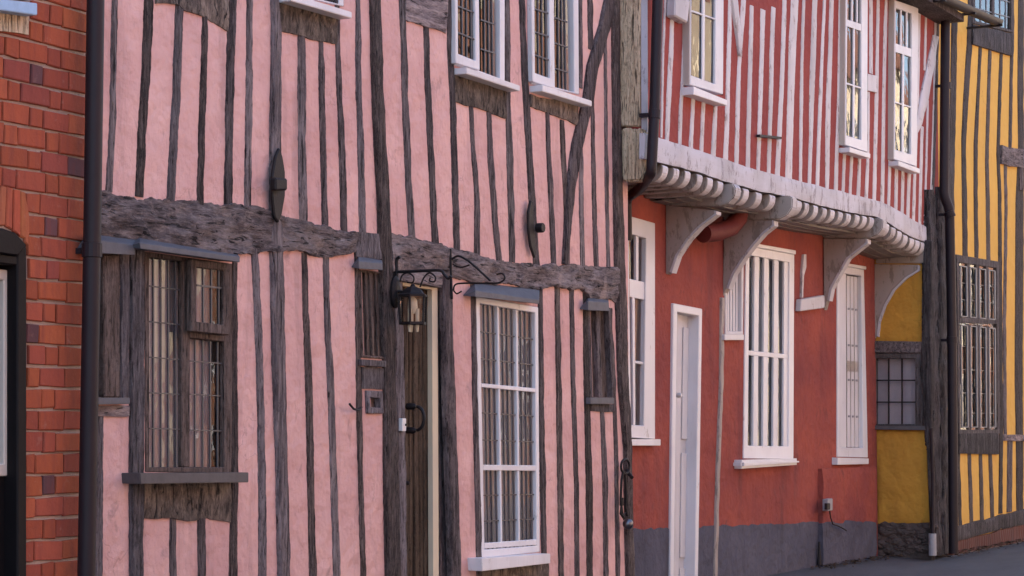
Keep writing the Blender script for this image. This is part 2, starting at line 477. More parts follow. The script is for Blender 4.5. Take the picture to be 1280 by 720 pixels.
def curtain(parent, q, y, mat, waves=6, amp=.02, u0=0, u1=1, name='curtain'):
    mb = MB(); n = 48; ys = [0, .33, .66, 1]; vs = []
    sd = random.random() * 50
    for i in range(n + 1):
        u = lerp(u0, u1, i / n)
        for k, v in enumerate(ys):
            s_, h = PY(*Q(q, u, v), y)
            vs.append((s_, y + amp * math.sin(u * waves * 6.28 + 1.3 * nz(sd, v * 1.5, u * 3)) + amp * .6 * nz(sd, u * 9, v), h))
    fs = []
    for i in range(n):
        for k in range(3):
            fs.append([i * 4 + k, (i + 1) * 4 + k, (i + 1) * 4 + k + 1, i * 4 + k + 1])
    mb.add(vs, fs); return mb.build(name, mat, parent, smooth=True, recalc=False)

def sill(parent, q, yf, yb, mat, name='sill', bevel=.003, label=None):
    mb = MB(); mb.px(q, yf, yb); return mb.build(name, mat, parent, label, bevel=bevel, seg=2)

def hood(parent, q, back, yf, yb, mat=None, name='hood'):
    P = [PY(x, y, yf) for x, y in q]; B = [PY(x, y, yb) for x, y in back]
    mb = MB()
    v = [(a, yf, b) for a, b in P] + [(B[0][0], yb, B[0][1]), (B[1][0], yb, B[1][1]), (P[2][0], yb, P[2][1] + .01), (P[3][0], yb, P[3][1] + .01)]
    mb.add(v, [[0, 1, 2, 3], [0, 4, 5, 1], [3, 2, 6, 7], [0, 3, 7, 4], [1, 5, 6, 2], [4, 7, 6, 5]])
    return mb.build(name, mat or LEAD, parent, bevel=.0025)

def wall(parent, s0, s1, z0, z1, yf, yb, holes, mat, name='wall', label=None):
    # front slab with polygonal openings (openings given as (s,h) outlines)
    mb = MB(); mb.box(s0, s1, yf, yb, z0, z1)
    o = mb.build(name, mat, parent, label)
    if holes:
        cut = MB()
        for hpoly in holes: cut.prism(hpoly, yf - .2, yb + .2)
        c = cut.build('opening_cutter', mat, parent)
        md = o.modifiers.new('b', 'BOOLEAN'); md.operation = 'DIFFERENCE'; md.object = c; md.solver = 'EXACT'
        bpy.context.view_layer.update()
        dg = bpy.context.evaluated_depsgraph_get()
        me = bpy.data.meshes.new_from_object(o.evaluated_get(dg))
        o.modifiers.clear(); o.data = me
        bpy.data.objects.remove(c)
    return o

def hole(q, yf): return [PY(x, y, yf) for x, y in q]

def body(parent, s0, s1, yf, depth, eave, ridge, z0=0, over=.15, roof=True):  # unseen rear walls and roof, added to block the sun behind the facades
    mb = MB(); t = .15
    g = yf + depth
    mb.add([(s0, yf, z0), (s0, g, z0), (s0, g, eave), (s0, (yf + g) / 2, ridge), (s0, yf, eave)], [[0, 1, 2, 3, 4]])
    mb.add([(s1, yf, z0), (s1, g, z0), (s1, g, eave), (s1, (yf + g) / 2, ridge), (s1, yf, eave)], [[0, 1, 2, 3, 4]])
    mb.add([(s0, g, z0), (s1, g, z0), (s1, g, eave), (s0, g, eave)], [[0, 1, 2, 3]])
    mb.build('rear_wall', DARK, parent, recalc=False)
    if roof:
        m2 = MB(); yc = (yf + g) / 2; k = (ridge - eave) / (yc - yf)
        e0 = yf - over; ze = eave - over * k
        for a, za, b, zb in ((e0, ze, yc, ridge), (g + over, ze, yc, ridge)):
            m2.add([(s0, a, za), (s1, a, za), (s1, b, zb), (s0, b, zb), (s0, a, za + .1), (s1, a, za + .1), (s1, b, zb + .1), (s0, b, zb + .1)],
                   [[0, 1, 2, 3], [4, 5, 6, 7], [0, 1, 5, 4], [1, 2, 6, 5], [2, 3, 7, 6], [3, 0, 4, 7]])
        m2.build('roof', ROOF, parent)

def hw(q, n=1): return q

# ================================================================== GROUND
def struct(mb, name, mat, base=(0, 0, 0), bevel=0):
    o = mb.build(name, mat, None, base=base, bevel=bevel); o['kind'] = 'structure'; return o
g = MB(); g.add([(-150, -150, -.16), (150, -150, -.16), (150, 150, -.16), (-150, 150, -.16)], [[0, 1, 2, 3]]); struct(g, 'ground', ROAD)
g = MB(); g.add([(-60, -7.2, -.12), (90, -7.2, -.12), (90, -1.9, -.12), (-60, -1.9, -.12)], [[0, 1, 2, 3]]); struct(g, 'road', ROAD)
g = MB()
N = 120; W = 10
vs = []
for i in range(N + 1):
    for j in range(W + 1):
        s_ = -40 + 100 * i / N; y_ = lerp(-1.75, .9, j / W)
        vs.append((s_, y_, .012 * nz(s_ * 1.3, y_ * 2, 0) + (.02 if y_ > .1 else 0)))
fs = [[i * (W + 1) + j, (i + 1) * (W + 1) + j, (i + 1) * (W + 1) + j + 1, i * (W + 1) + j + 1] for i in range(N) for j in range(W)]
g.add(vs, fs); po = struct(g, 'pavement', PAVE)
for p in po.data.polygons: p.use_smooth = True
g = MB()
for i in range(70): g.box(-30 + i * .92, -30 + i * .92 + .91, -1.9, -1.74, -.12, .0)
struct(g, 'kerb', KERB, bevel=.008)
g = MB(); g.box(-40, 60, -9.0, -7.2, -.14, 0); struct(g, 'far_pavement', PAVE)

# ================================================================== BRICK HOUSE
sBR = PY(105, 400, -.02)[0]
bh = root('brick_house', 'red brick house beside the tall black drainpipe, with a black arched doorway', 'house', (sBR - 2, -.02, 0))
BY = -.02
b_d = [(-40, 283), (5, 285), (20, 290), (34, 306), (34, 820), (-40, 820)]
b_w = [(-60, -160), (40, -160), (40, 2), (-60, -8)]
holes = [hole(b_d, BY), hole(b_w, BY)]
wall(bh, sBR - 4, sBR, 0, 5.2, BY + .012, BY + .3, [hole(b_d, BY), hole(b_w, BY)], MORT, 'wall')
# the bricks themselves: one coursed skin standing 12 mm proud of the mortar
mb = MB(); bc = []
CH, ST, HD, J, JB = .0877, .165, .078, .006, .0115
pal = [(.37, .080, .036), (.39, .09, .036), (.37, .082, .037), (.33, .072, .040), (.40, .094, .040), (.36, .08, .042), (.43, .105, .040), (.29, .066, .044), (.38, .086, .038), (.38, .088, .038)]
def pip(p, poly):
    x, y = p; c = False; n = len(poly)
    for i in range(n):
        (x1, y1), (x2, y2) = poly[i], poly[(i + 1) % n]
        if (y1 > y) != (y2 > y) and x < (x2 - x1) * (y - y1) / (y2 - y1) + x1: c = not c
    return c
arch_poly = hole([(-60, 228), (20, 236), (37, 268), (37, 308), (-60, 300)], BY)
def brick(q, col, d=.012):
    global bc
    j = [(a + random.uniform(-.003, .003), b + random.uniform(-.004, .004)) for a, b in q]
    n0 = len(mb.v); yf = BY - random.uniform(0, .004)
    ins = random.uniform(.002, .006)
    cx = sum(a for a, b in j) / 4; cy = sum(b for a, b in j) / 4
    front = [(a + (ins if a < cx else -ins), b + (ins if b < cy else -ins)) for a, b in j]
    V = [(a, yf, b) for a, b in front] + [(a, yf + .005, b) for a, b in j] + [(a, BY + .02, b) for a, b in j]
    fs = [[0, 1, 2, 3]]
    for k in range(4):
        m_ = (k + 1) % 4
        fs += [[k, 4 + k, 4 + m_, m_], [4 + k, 8 + k, 8 + m_, 4 + m_]]
    mb.add(V, fs); bc += [col] * len(fs)
row = 0; z = .02
while z < 5.2:
    x = sBR - (.0 if row % 2 else .0)
    # courses laid from the right-hand corner, Flemish bond
    k = row % 2; x1 = sBR
    first = True
    while x1 > sBR - 4:
        w = (HD if (k % 2) else ST) * random.uniform(.94, 1.06)
        if first and row % 2: w = ST * .68; first = False
        x0 = x1 - w
        head = k % 2; k += 1
        c = random.choice(pal)
        if head and random.random() < .10: c = (.13, .058, .055)
        sh = random.uniform(.85, 1.15); c = tuple(q * sh for q in c)
        xa, xb = x0 + J / 2, x1 - J / 2
        za, zb = z + JB / 2, z + CH - JB / 2
        zm = (za + zb) / 2
        bad = [any(pip((t, q), h_) for h_ in holes + [arch_poly] for q in (za, zm, zb)) for t in (xa, lerp(xa, xb, .25), (xa + xb) / 2, lerp(xa, xb, .75), xb)]
        if any(bad):
            good = [t for t, b in zip((xa, lerp(xa, xb, .25), (xa + xb) / 2, lerp(xa, xb, .75), xb), bad) if not b]
            if good and max(good) - min(good) > .03 and bad[0]: xa = min(good) - .02
            else: x1 = x0; continue
        brick([(xa, za), (xb, za), (xb, zb), (xa, zb)], (c[0] * .9, c[1] * .95, c[2] * 1.05))
        x1 = x0
    z += CH; row += 1
# flat arch of rubbed bricks over the doorway
for i in range(11):
    t0, t1 = -50 + i * 8.2, -50 + i * 8.2 + 7.4
    lean = lambda t: t + max(0, t + 10) * .12
    yt0, yt1 = 232 + max(0, t0) * .30, 232 + max(0, t1) * .30
    yb0, yb1 = 282 + max(0, t0 - 8) * .8, 282 + max(0, t1 - 8) * .8
    q = [(lean(t0) - 2, yb0), (lean(t1) - 2, yb1), (t1 + 2, yt1), (t0 + 2, yt0)]
    if t1 > 34: q = [(32, 303), (37, 308), (37, 268), (31, 244)]
    brick([PY(a, b, BY) for a, b in q], tuple(c * random.uniform(.85, 1.1) for c in (.40, .11, .05)))
    if t1 > 34: break
bo = mb.build('brickwork', BRK, bh, recalc=True)
at = bo.data.attributes.new('col', 'FLOAT_COLOR', 'CORNER')
for p in bo.data.polygons:
    for li in p.loop_indices: at.data[li].color = (*bc[p.index], 1)
# doorway
d = MB()
d.px([(22, 302), (34, 309), (34, 830), (22, 830)], BY - .02, BY + .1)
d.px([(-60, 308), (22, 320), (22, 332), (-60, 322)], BY - .015, BY + .1)
dfr = d.build('door_frame', BLK, bh, bevel=.006)
d = MB(); d.px([(-60, 284), (5, 286), (20, 291), (33, 305), (34, 308), (22, 319.6), (-60, 307.4)], BY - .035, BY + .1)
d.build('door_hood', BLK, dfr, bevel=.012)
d = MB(); d.px([(12, 330), (22, 332.4), (22, 830), (12, 830)], BY + .03, BY + .12); d.build('inner_moulding', BLK, dfr, bevel=.005)
d = MB(); d.px([(-60, 598), (11.8, 596), (11.8, 830), (-60, 830)], BY + .05, BY + .12)
dr = d.build('door', BLK, bh)
d = MB(); d.ring([(-60, 328), (12, 338), (12, 595), (-60, 597)], [(-50, 342), (5, 350), (5, 580), (-50, 582)], BY + .035, BY + .1); dw = d.build('glazed_light', CREAM2, dr, bevel=.004)
glass(dr, [(-50, 342), (5, 350), (5, 580), (-50, 582)], 1, 1, BY + .07)
d = MB(); d.ring([(-60, -160), (40, -160), (40, -2), (-60, -12)], [(-50, -150), (32, -150), (32, -12), (-50, -20)], BY + .03, BY + .1)
bwf = d.build('window', WP, bh)
glass(bwf, [(-50, -150), (32, -150), (32, -12), (-50, -20)], 2, 2, BY + .07)
sill(bwf, [(-60, -8), (47, 4), (47, 19), (-60, 4)], BY - .07, BY + .1, BLUE, label='pale blue painted sill')
slab(bh, [(-60, 3), (36, 16)], [(-60, 30), (36, 43)], BY - .004, .006, TBG, 'lintel_board', rough=.002, edge=.4)
body(bh, sBR - 4, sBR, BY + .05, 5, 5.2, 7.4)

# ================================================================== PINK HOUSE
s0, s1 = PY(106, 400, 0)[0], PY(786, 600, 0)[0]
ph = root('timbered_house', 'pink plastered house framed with dark crooked timber studs, filling the left half', 'house', ((s0 + s1) / 2, 0, 0))
EV = 5.0
wA = [(181, 314), (291, 330), (292, 592), (182, 590)]          # oak casement, ground floor
wS = [(595, 370), (673, 384), (675, 690), (602, 698)]          # white sash, ground floor
wB = [(566, -110), (631, -90), (631, 101), (569, 81)]          # white casements above
wC = [(662, -80), (723, -64), (724, 118), (665, 105)]
wD = [(352, -170), (428, -150), (430, 8), (352, -10)]
wL = [(112, 316), (150, 318), (150, 497), (112, 497)]          # narrow window by the pipe
dr_ = [(503, 352), (557, 359), (569, 830), (505, 830)]
sl1 = [(452, 340), (476, 342), (480, 446), (455, 444)]         # blocked slit beside the door
sl2 = [(738, 386), (761, 388), (766, 497), (741, 496)]
vent = [(463, 497), (475, 498), (476, 510), (464, 509)]
H = [hole(q, 0) for q in (wA, wS, wB, wC, wD, wL, dr_, sl1, sl2, vent)]
wall(ph, s0, s1, .0, EV, 0, .14, H, PINK)
body(ph, s0, s1, .1, 5, EV, 7.2)

def st(pts, **k): return timber(ph, pts, 0, **k)
U = dict(up=EV - .02)
st([(145, 0, 8), (143, 67, 8), (142, 143, 8), (137, 240, 9)], **U)
st([(187, 0, 13), (183, 100, 12), (178, 167, 11), (175, 246, 11)], **U)
st([(225, 6, 11), (222, 100, 11), (218, 180, 11), (214, 252, 11)], mat=TG)
st([(257, 20, 7), (256, 83, 9), (253, 160, 9), (251, 256, 9)])
st([(292, 0, 10), (290, 43, 11), (288, 117, 11), (287, 200, 11), (286, 260, 12)], **U)
st([(313, 0, 8), (312, 133, 9), (310, 262, 9)], **U)
st([(346, 0, 8), (348, 43, 10), (347, 167, 12), (347, 260, 13), (348, 300, 15), (350, 373, 16), (352, 480, 15), (355, 580, 13), (358, 720, 14)], up=EV - .02, down=.05, proud=.026)
st([(378, 43, 11), (378, 133, 11), (379, 240, 11), (380, 277, 11)])
st([(402, 51, 6), (403, 117, 8), (406, 240, 8), (407, 284, 8)])
st([(422, -20, 6), (423, 57, 6), (424, 100, 7), (427, 150, 8), (430, 240, 9), (431, 292, 9)], **U)
st([(448, 0, 6), (449, 117, 8), (451, 167, 8), (453, 240, 9), (454, 293, 9)], mat=TG, **U)
st([(472, 0, 12), (475, 117, 13), (479, 200, 14), (482, 240, 15), (484, 307, 15), (486, 373, 15), (490, 480, 15), (492, 600, 18), (494, 720, 18)], up=EV - .02, down=.05, proud=.028)
st([(503, 0, 8), (506, 67, 8), (507, 117, 9), (512, 240, 9), (516, 298, 9)], **U)
st([(533, 30, 7), (536, 117, 8), (541, 233, 8), (545, 306, 9)])
st([(562, -110, 6), (563, 67, 7), (567, 133, 8), (570, 240, 9), (572, 314, 8)], **U)
st([(589, 130, 5), (593, 200, 6), (597, 240, 7), (597, 321, 8)])
st([(612, 138, 6), (614, 200, 8), (617, 240, 8), (620, 280, 8), (625, 327, 8)])
st([(634, -90, 6), (635, 100, 7), (637, 167, 8), (639, 240, 9), (641, 328, 8)], **U)
st([(653, 0, 8), (657, 100, 9), (661, 167, 9), (665, 240, 9), (668, 290, 10), (672, 338, 8)], **U)
st([(685, 141, 5), (686, 183, 6), (689, 240, 7), (693, 333, 7)])
st([(703, 150, 6), (705, 200, 7), (708, 240, 7), (710, 333, 7)])
st([(726, -64, 5), (726, 110, 5)], **U)
st([(727, 175, 4), (727, 240, 6), (729, 334, 6)])
st([(738, 0, 7), (739, 62, 7)], **U)
st([(741, 120, 5), (742, 180, 5), (743, 240, 6), (746, 334, 6)])
st([(757, 45, 4), (758, 160, 4), (759, 240, 5), (761, 335, 4)])
timber(ph, [(767, -10, 14), (758, 33, 14), (743, 83, 14), (737, 127, 13), (723, 183, 13), (715, 240, 11), (711, 290, 7), (708, 330, 5)], 0, .024, TD, name='brace', label='curved brace crossing the studs')
st([(772, 0, 8), (773, 133, 8), (775, 240, 10), (778, 357, 12), (782, 480, 12), (787, 560, 8), (790, 720, 9)], up=EV - .02, down=.05, proud=.03, name='corner_post')
# spandrel boards under the upper windows
slab(ph, [(196, -60), (286, -45)], [(196, 4), (222, 5), (230, 12), (257, 21), (286, 39)], 0, .012, TP, 'spandrel')
slab(ph, [(349, 0), (422, 18)], [(349, 38), (378, 45), (402, 52), (422, 55)], 0, .012, TP, 'spandrel')
slab(ph, [(508, -40), (559, -30)], [(508, 25), (530, 32), (545, 36), (559, 41)], 0, .014, TB, 'spandrel')
slab(ph, [(569, 94), (633, 112)], [(569, 127), (600, 136), (633, 148)], 0, .012, TP, 'spandrel')
slab(ph, [(664, 118), (723, 132)], [(664, 133), (690, 143), (723, 156)], 0, .012, TP, 'spandrel')
# the long beam between the storeys, in its two lengths, and the fillers
slab(ph, [(110, 234), (124, 238), (160, 246), (200, 250), (240, 250), (280, 257), (293, 255), (320, 258), (340, 262), (357, 272), (380, 274), (400, 282), (427, 288), (447, 291)],
     [(110, 296), (170, 303), (230, 312), (280, 318), (300, 317), (340, 315), (370, 312), (390, 318), (410, 323), (427, 318), (447, 315)], 0, .022, TB, rough=.022, edge=2.6, rows=14, step=2)
slab(ph, [(490, 293), (513, 296), (533, 301), (563, 308), (600, 318), (620, 325), (650, 328), (673, 330), (774, 334)],
     [(490, 338), (520, 337), (552, 338), (567, 346), (593, 353), (630, 354), (667, 360), (728, 361), (735, 372), (774, 377)], 0, .022, TB, rough=.020, edge=2.2, rows=14, step=2)
slab(ph, [(446, 290), (476, 292)], [(446, 321), (476, 324)], 0, .014, TG, 'filler_block', edge=.4)
# lower studs
st([(166, 319, 5), (166, 497, 5)], mat=TG)
st([(173.5, 300, 19), (173.5, 480, 19), (173, 600, 18), (173, 720, 17)], down=.05, mat=TG, proud=.02)
st([(124, 510, 14), (123, 720, 13)], down=.05, mat=TG)
st([(294, 326, 6), (294, 480, 8), (294, 600, 10), (292, 720, 11)], down=.05)
st([(217, 645, 9), (217, 720, 9)], down=.05)
st([(253, 648, 11), (253, 720, 11)], down=.05)
st([(319, 311, 9), (323, 390, 10), (326, 480, 10), (328, 580, 10), (329, 720, 11)], down=.05, mat=TG)
st([(381, 316, 7), (383, 390, 8), (387, 480, 10), (389, 597, 9), (392, 720, 10)], down=.05)
st([(408, 320, 7), (410, 407, 8), (414, 480, 9), (418, 597, 9), (422, 720, 10)], down=.05)
st([(446, 312, 5), (448, 400, 6), (449, 480, 7), (451, 580, 7), (455, 720, 7)], down=.05)
st([(561, 345, 11), (562, 420, 12), (564, 480, 13), (568, 600, 13), (572, 720, 13)], down=.05, proud=.026, name='door_post')
st([(592, 354, 6), (594, 480, 7), (597, 580, 8), (600, 720, 8)], down=.05)
st([(676, 362, 6), (677, 480, 7), (679, 600, 8), (681, 720, 7)], down=.05)
st([(697, 359, 7), (699, 480, 7), (701, 600, 8), (702, 720, 7)], down=.05)
st([(715, 359, 6), (717, 480, 6), (721, 597, 6), (722, 720, 6)], down=.05)
st([(732, 362, 6), (734, 480, 8), (737, 600, 9), (738, 720, 8)], down=.05)
st([(753, 512, 5), (757, 600, 7), (758, 720, 6)], down=.05)
st([(763, 385, 4), (768, 480, 5), (771, 580, 5), (773, 720, 6)], down=.05)
slab(ph, [(180, 603), (289, 603)], [(180, 648), (220, 648), (240, 652), (260, 648), (289, 652)], 0, .012, TP, 'spandrel')
slab(ph, [(603, 712), (686, 702)], [(603, 745), (686, 738)], 0, .012, TP, 'spandrel')

# oak casement window
def frame_bits(parent, name, outer, inner, yf, yb, mat, label=None, bars=(), bevel=.004):
    mb = MB(); mb.ring(outer, inner, yf, yb)
    for u0, v0, u1, v1 in bars:
        mb.px(subq(inner, u0, v0, u1, v1), yf + .004, yf + .03)
    return mb.build(name, mat, parent, label, bevel=bevel)
inA = [(187, 321), (281, 333), (281, 584), (187, 584)]
WA = frame_bits(ph, 'window', wA, inA, -.004, .07, TW, 'oak casement window with leaded lights and a small opener', [(.43, 0, .54, 1)])
qa = [(187, 322), (227, 328), (228, 584), (187, 584)]
qb = [(238, 424), (280, 428), (280, 584), (238, 584)]
glass(WA, qa, 4, 4, .022); glass(WA, qb, 4, 3, .023)
mb = MB(); mb.ring([(240, 324), (287, 329), (287, 419), (240, 414)], [(246, 334), (280, 338), (280, 406), (246, 402)], -.045, -.012); op = mb.build('opener', TW, WA, bevel=.004)
mb = MB(); mb.px([(238, 414.5), (281, 419.5), (281, 427), (238, 422)], -.008, .06); mb.build('transom', TW, WA, bevel=.003)
glass(WA, [(246, 334), (280, 338), (280, 406), (246, 402)], 3, 2, -.025)
cames(WA, qa, [.13, .36, .59, .82], [.135, .305, .475, .645, .815], .014, 1.5)
cames(WA, qb, [.15, .38, .6, .82], [.17, .43, .71], .015, 1.5)
cames(WA, [(246, 334), (280, 338), (280, 406), (246, 402)], [.25, .55, .82], [.33], -.03, 1.5, 2.2)
curtain(WA, [(184, 318), (232, 322), (232, 590), (184, 590)], .075, CURT, 5, .007, 0, .82)
curtain(WA, [(236, 322), (284, 328), (284, 590), (236, 590)], .075, CURT, 4, .007, 0, .70)
sill(WA, [(175, 591.5), (311, 590.5), (311, 603), (176, 605)], -.10, .06, SLATE)
hood(WA, [(174, 303), (300, 321), (300, 328), (176, 311)], [(175, 296), (298, 318)], -.11, .0)
# narrow window by the pipe
WL = frame_bits(ph, 'window', wL, [(117, 318), (130, 318), (130, 496), (117, 496)], .0, .08, TW, 'narrow half hidden window beside the drainpipe')
glass(WL, [(117, 318), (130, 318), (130, 496), (117, 496)], 1, 4, .04)
cames(WL, [(117, 318), (130, 318), (130, 496), (117, 496)], [], [.22, .46, .7], .034, 2)
mb = MB(); mb.px([(130, 319), (150, 318), (151, 497), (131, 497)], -.02, .07); mb.build('shutter_board', TW, WL, bevel=.006)
timber(ph, [(157, 318, 11), (157, 497, 12)], 0, .012, TG)
curtain(WL, [(112, 316), (135, 318), (135, 497), (112, 497)], .12, CURT, 2)
sill(WL, [(112, 497), (163, 497), (163, 505), (112, 506)], -.05, .05, LEAD)
hood(WL, [(108, 298), (169, 306), (169, 319), (108, 316)], [(108, 290), (170, 298)], -.07, 0)
slab(ph, [(116, 507), (162, 507)], [(116, 520), (162, 521)], 0, .012, TB, 'filler_block', edge=.6)
# white sash window
inS = [(600, 379), (669, 391), (671, 682), (606, 687)]
WS = frame_bits(ph, 'window', wS, inS, -.006, .07, WP, 'white three row sash window on the ground floor',
                [(.315, 0, .345, 1), (.655, 0, .685, 1)])
for v, w in ((.333, 5), (.667, 7), (.985, 7)):
    mb = MB(); a, b = Q(inS, 0, v), Q(inS, 1, v); mb.strip(*a, *b, w, -.004, .02); mb.build('sash_rail', WP, WS, bevel=.003)
glass(WS, inS, 12, 9, .019, tilt=.001)
cames(WS, inS, [k / 12 - .006 for k in range(1, 12) if k not in (4, 8)] + [.295, .635], [.115, .225, .445, .555, .78, .885], .012, 1.2, 1.5)
curtain(WS, [(596, 372), (672, 386), (673, 690), (602, 696)], .06, NETC, 9, .006, 0, 1)
sill(WS, [(602, 698), (688, 692), (688, 704), (603, 714)], -.09, .05, WP)
hood(WS, [(594, 363), (674, 375), (674, 380), (594, 371)], [(593, 353), (675, 361)], -.08, 0)
# upper white casements
def casement(q, l0, l1, sl, label):
    # q: opening; l0/l1: left leaf (outer, glass) and right light glass, sl: sill
    inn = inset(q, 3, 4, 6, 3)
    w = frame_bits(ph, 'window', q, inn, -.015, .07, WP, label)
    lo, lg, rg = l0
    mb = MB(); mb.ring(lo, lg, -.035, .0); mb.build('casement_leaf', WP, w, bevel=.004)
    glass(w, lg, 4, 6, -.018, GLASSR, .0022); glass(w, rg, 3, 6, .004, GLASSR, .0022)
    vs = l1
    cames(w, lg, [.24, .5, .76], vs, -.024, 1.1, 1.7)
    cames(w, rg, [.28, .56, .82], vs, -.003, 1.1, 1.7)
    sill(w, sl, -.085, .05, WP)
    return w
casement(wB, ([(568, -106), (598, -96), (600, 88), (570, 79)], [(572, -98), (593, -90), (595, 76), (573, 67)], [(601, -92), (617, -86), (620, 96), (601, 90)]),
         [.12, .3, .46, .64, .84], [(583, 84), (650, 107), (650, 114), (583, 92)], 'white leaded casement window left of the curved brace, the first of two')
casement(wC, ([(664, -76), (692, -68), (694, 111), (666, 102)], [(668, -69), (686, -64), (688, 98), (669, 91)], [(693, -66), (708, -60), (711, 115), (694, 110)]),
         [.12, .3, .5, .68, .86], [(678, 106), (740, 126), (740, 133), (678, 114)], 'white leaded casement window next to the curved brace')
casement(wD, ([(354, -166), (392, -158), (393, 4), (354, -6)], [(359, -158), (387, -152), (388, -6), (359, -14)], [(396, -152), (420, -147), (421, 2), (396, -5)]),
         [.12, .3, .5, .68, .86], [(364, -8), (440, 15), (440, 23), (364, 1)], 'white window cut off by the top edge')
# blocked slit by the door
mb = MB(); mb.ring([(450, 337), (478, 340), (482, 449), (453, 447)], sl1, -.012, .03)
mb.px(subq(sl1, .42, 0, .55, 1), -.008, .03); SW = mb.build('window', TW, ph, 'slit window of upright oak bars by the door', bevel=.003)
mb = MB(); mb.px(sl1, .012, .04); mb.px(subq(sl1, .17, 0, .29, 1), .0, .01); mb.px(subq(sl1, .7, 0, .82, 1), .0, .01); mb.build('boarding', TW, SW)
sill(SW, [(452, 449), (483, 451), (483, 459), (452, 457)], -.03, .02, TG)
hood(SW, [(448, 326), (478, 329), (479, 338), (449, 336)], [(448, 320), (478, 323)], -.05, 0)
slab(ph, [(452, 458), (484, 460)], [(453, 486), (484, 487)], 0, .012, TG, 'filler_block', edge=.5)
mb = MB(); mb.ring([(460, 488), (479, 489), (480, 517), (461, 517)], vent, -.02, .03); VT = mb.build('vent', TG, ph, 'small square vent under the slit', bevel=.004)
mb = MB(); mb.px(vent, .02, .05); mb.build('backing', TW, VT)
# slit by the corner
mb = MB(); mb.ring([(735, 384), (764, 386), (769, 499), (738, 498)], sl2, -.01, .04)
mb.px(subq(sl2, .3, 0, .5, 1), .0, .04); SX = mb.build('window', TD, ph, 'dark slit window near the corner post', bevel=.003)
mb = MB(); mb.px(sl2, .03, .05); mb.build('boarding', TW, SX)
sill(SX, [(738, 497), (768, 497), (768, 505), (738, 505)], -.04, .02, LEAD)
hood(SX, [(735, 376), (761, 378), (762, 389), (735, 388)], [(735, 371), (761, 373)], -.06, 0)
slab(ph, [(740, 505), (767, 505)], [(740, 514), (767, 515)], 0, .012, TG, 'filler_block', edge=.4)
# door
mb = MB(); n = 7
for i in range(n):
    q = subq([(505, 356), (548, 362), (550, 830), (507, 830)], i / n, 0, (i + .86) / n, 1); mb.px(q, .055 + .012 * (i % 2), .1)
mb.px([(505, 356), (548, 362), (550, 830), (507, 830)], .08, .11)
DR = mb.build('door', DOORW, ph, bevel=.005)
mb = MB(); mb.px([(540, 360), (547, 361), (549, 830), (542, 830)], .02, .05); mb.px([(503.5, 353), (546.8, 359), (546.8, 363), (503.5, 357)], .018, .05); mb.build('weatherstrip', CREAM, DR)
mb = MB(); mb.px([(548, 363), (559, 362), (571, 830), (550, 830)], .035, .13); mb.build('door_jamb', TD, ph)
def yl(x, y, ly): s_, h = PY(x, y, ly); return Vector((s_, ly, h))
hp = yl(514, 508, .03); hq = yl(514, 538, .03)
mb = MB()
for c in (hp, hq): mb.tube([c + Vector((0, .03, 0)), c + Vector((0, -.015, 0)), c + Vector((0, -.03, 0))], [.018, .018, .008], 12)
mid = (hp + hq) / 2; rr = (hp.z - hq.z) / 2
mb.tube([mid + Vector((0, -.03 - .05 * math.cos(t), rr * math.sin(t))) for t in [-1.45 + 2.9 * k / 12 for k in range(13)]], .009, 10)
mb.build('handle', IRON, DR, smooth=True)
mb = MB(); c = yl(508, 604, .05); mb.tube([c + Vector((0, .02, 0)), c + Vector((0, -.01, 0)), c + Vector((0, -.02, 0))], [.012, .012, .005], 10); mb.build('lock', IRON, DR, smooth=True)
timber(ph, [(498.5, 352, 12), (501, 480, 12), (503, 600, 12), (504, 720, 12)], 0, .012, TG, down=.05, name='door_jamb')
slab(ph, [(497, 338), (553, 338)], [(497, 350), (553, 359)], 0, .034, TB, 'door_lintel', edge=.5, rough=.005)
mb = MB(); mb.px([(503, 523), (508, 523), (508, 539), (503, 539)], -.035, -.01); DB = mb.build('doorbell', PLAS, ph, bevel=.003)
mb = MB(); c = yl(507, 531, -.036); mb.tube([c, c + Vector((0, -.004, 0))], .006, 10); mb.build('button', BLK, DB)
# iron wall ties and small ironwork
mb = MB(); mb.px([(350, 184), (354, 196), (357, 215), (357, 245), (353, 268), (349, 279), (344, 272), (341, 245), (341, 220), (345, 196)], -.045, -.026)
WT = mb.build('wall_tie', IRON, ph, 'leaf shaped iron wall tie', bevel=.006)
mb = MB(); mb.px([(345, 222), (360, 223), (360, 238), (345, 238)], -.085, -.045); mb.build('bolt', IRON, WT, bevel=.008)
mb = MB(); mb.px([(664, 250), (667, 252), (668, 285), (671, 318), (669, 323), (664, 308), (661, 285), (661, 265)], -.04, -.022)
WT = mb.build('wall_tie', IRON, ph, 'thin curved iron wall tie', bevel=.005)
mb = MB(); c = yl(671, 285, -.03); mb.tube([c, c + Vector((0, -.045, 0))], .03, 8); mb.build('bolt', IRON, WT, bevel=.004)
mb = MB(); mb.tube([yl(452, 509, .0), yl(449, 513, -.04), yl(442, 511, -.06), yl(437, 505, -.06)], .006, 8); mb.build('shutter_hook', IRON, ph, smooth=True)

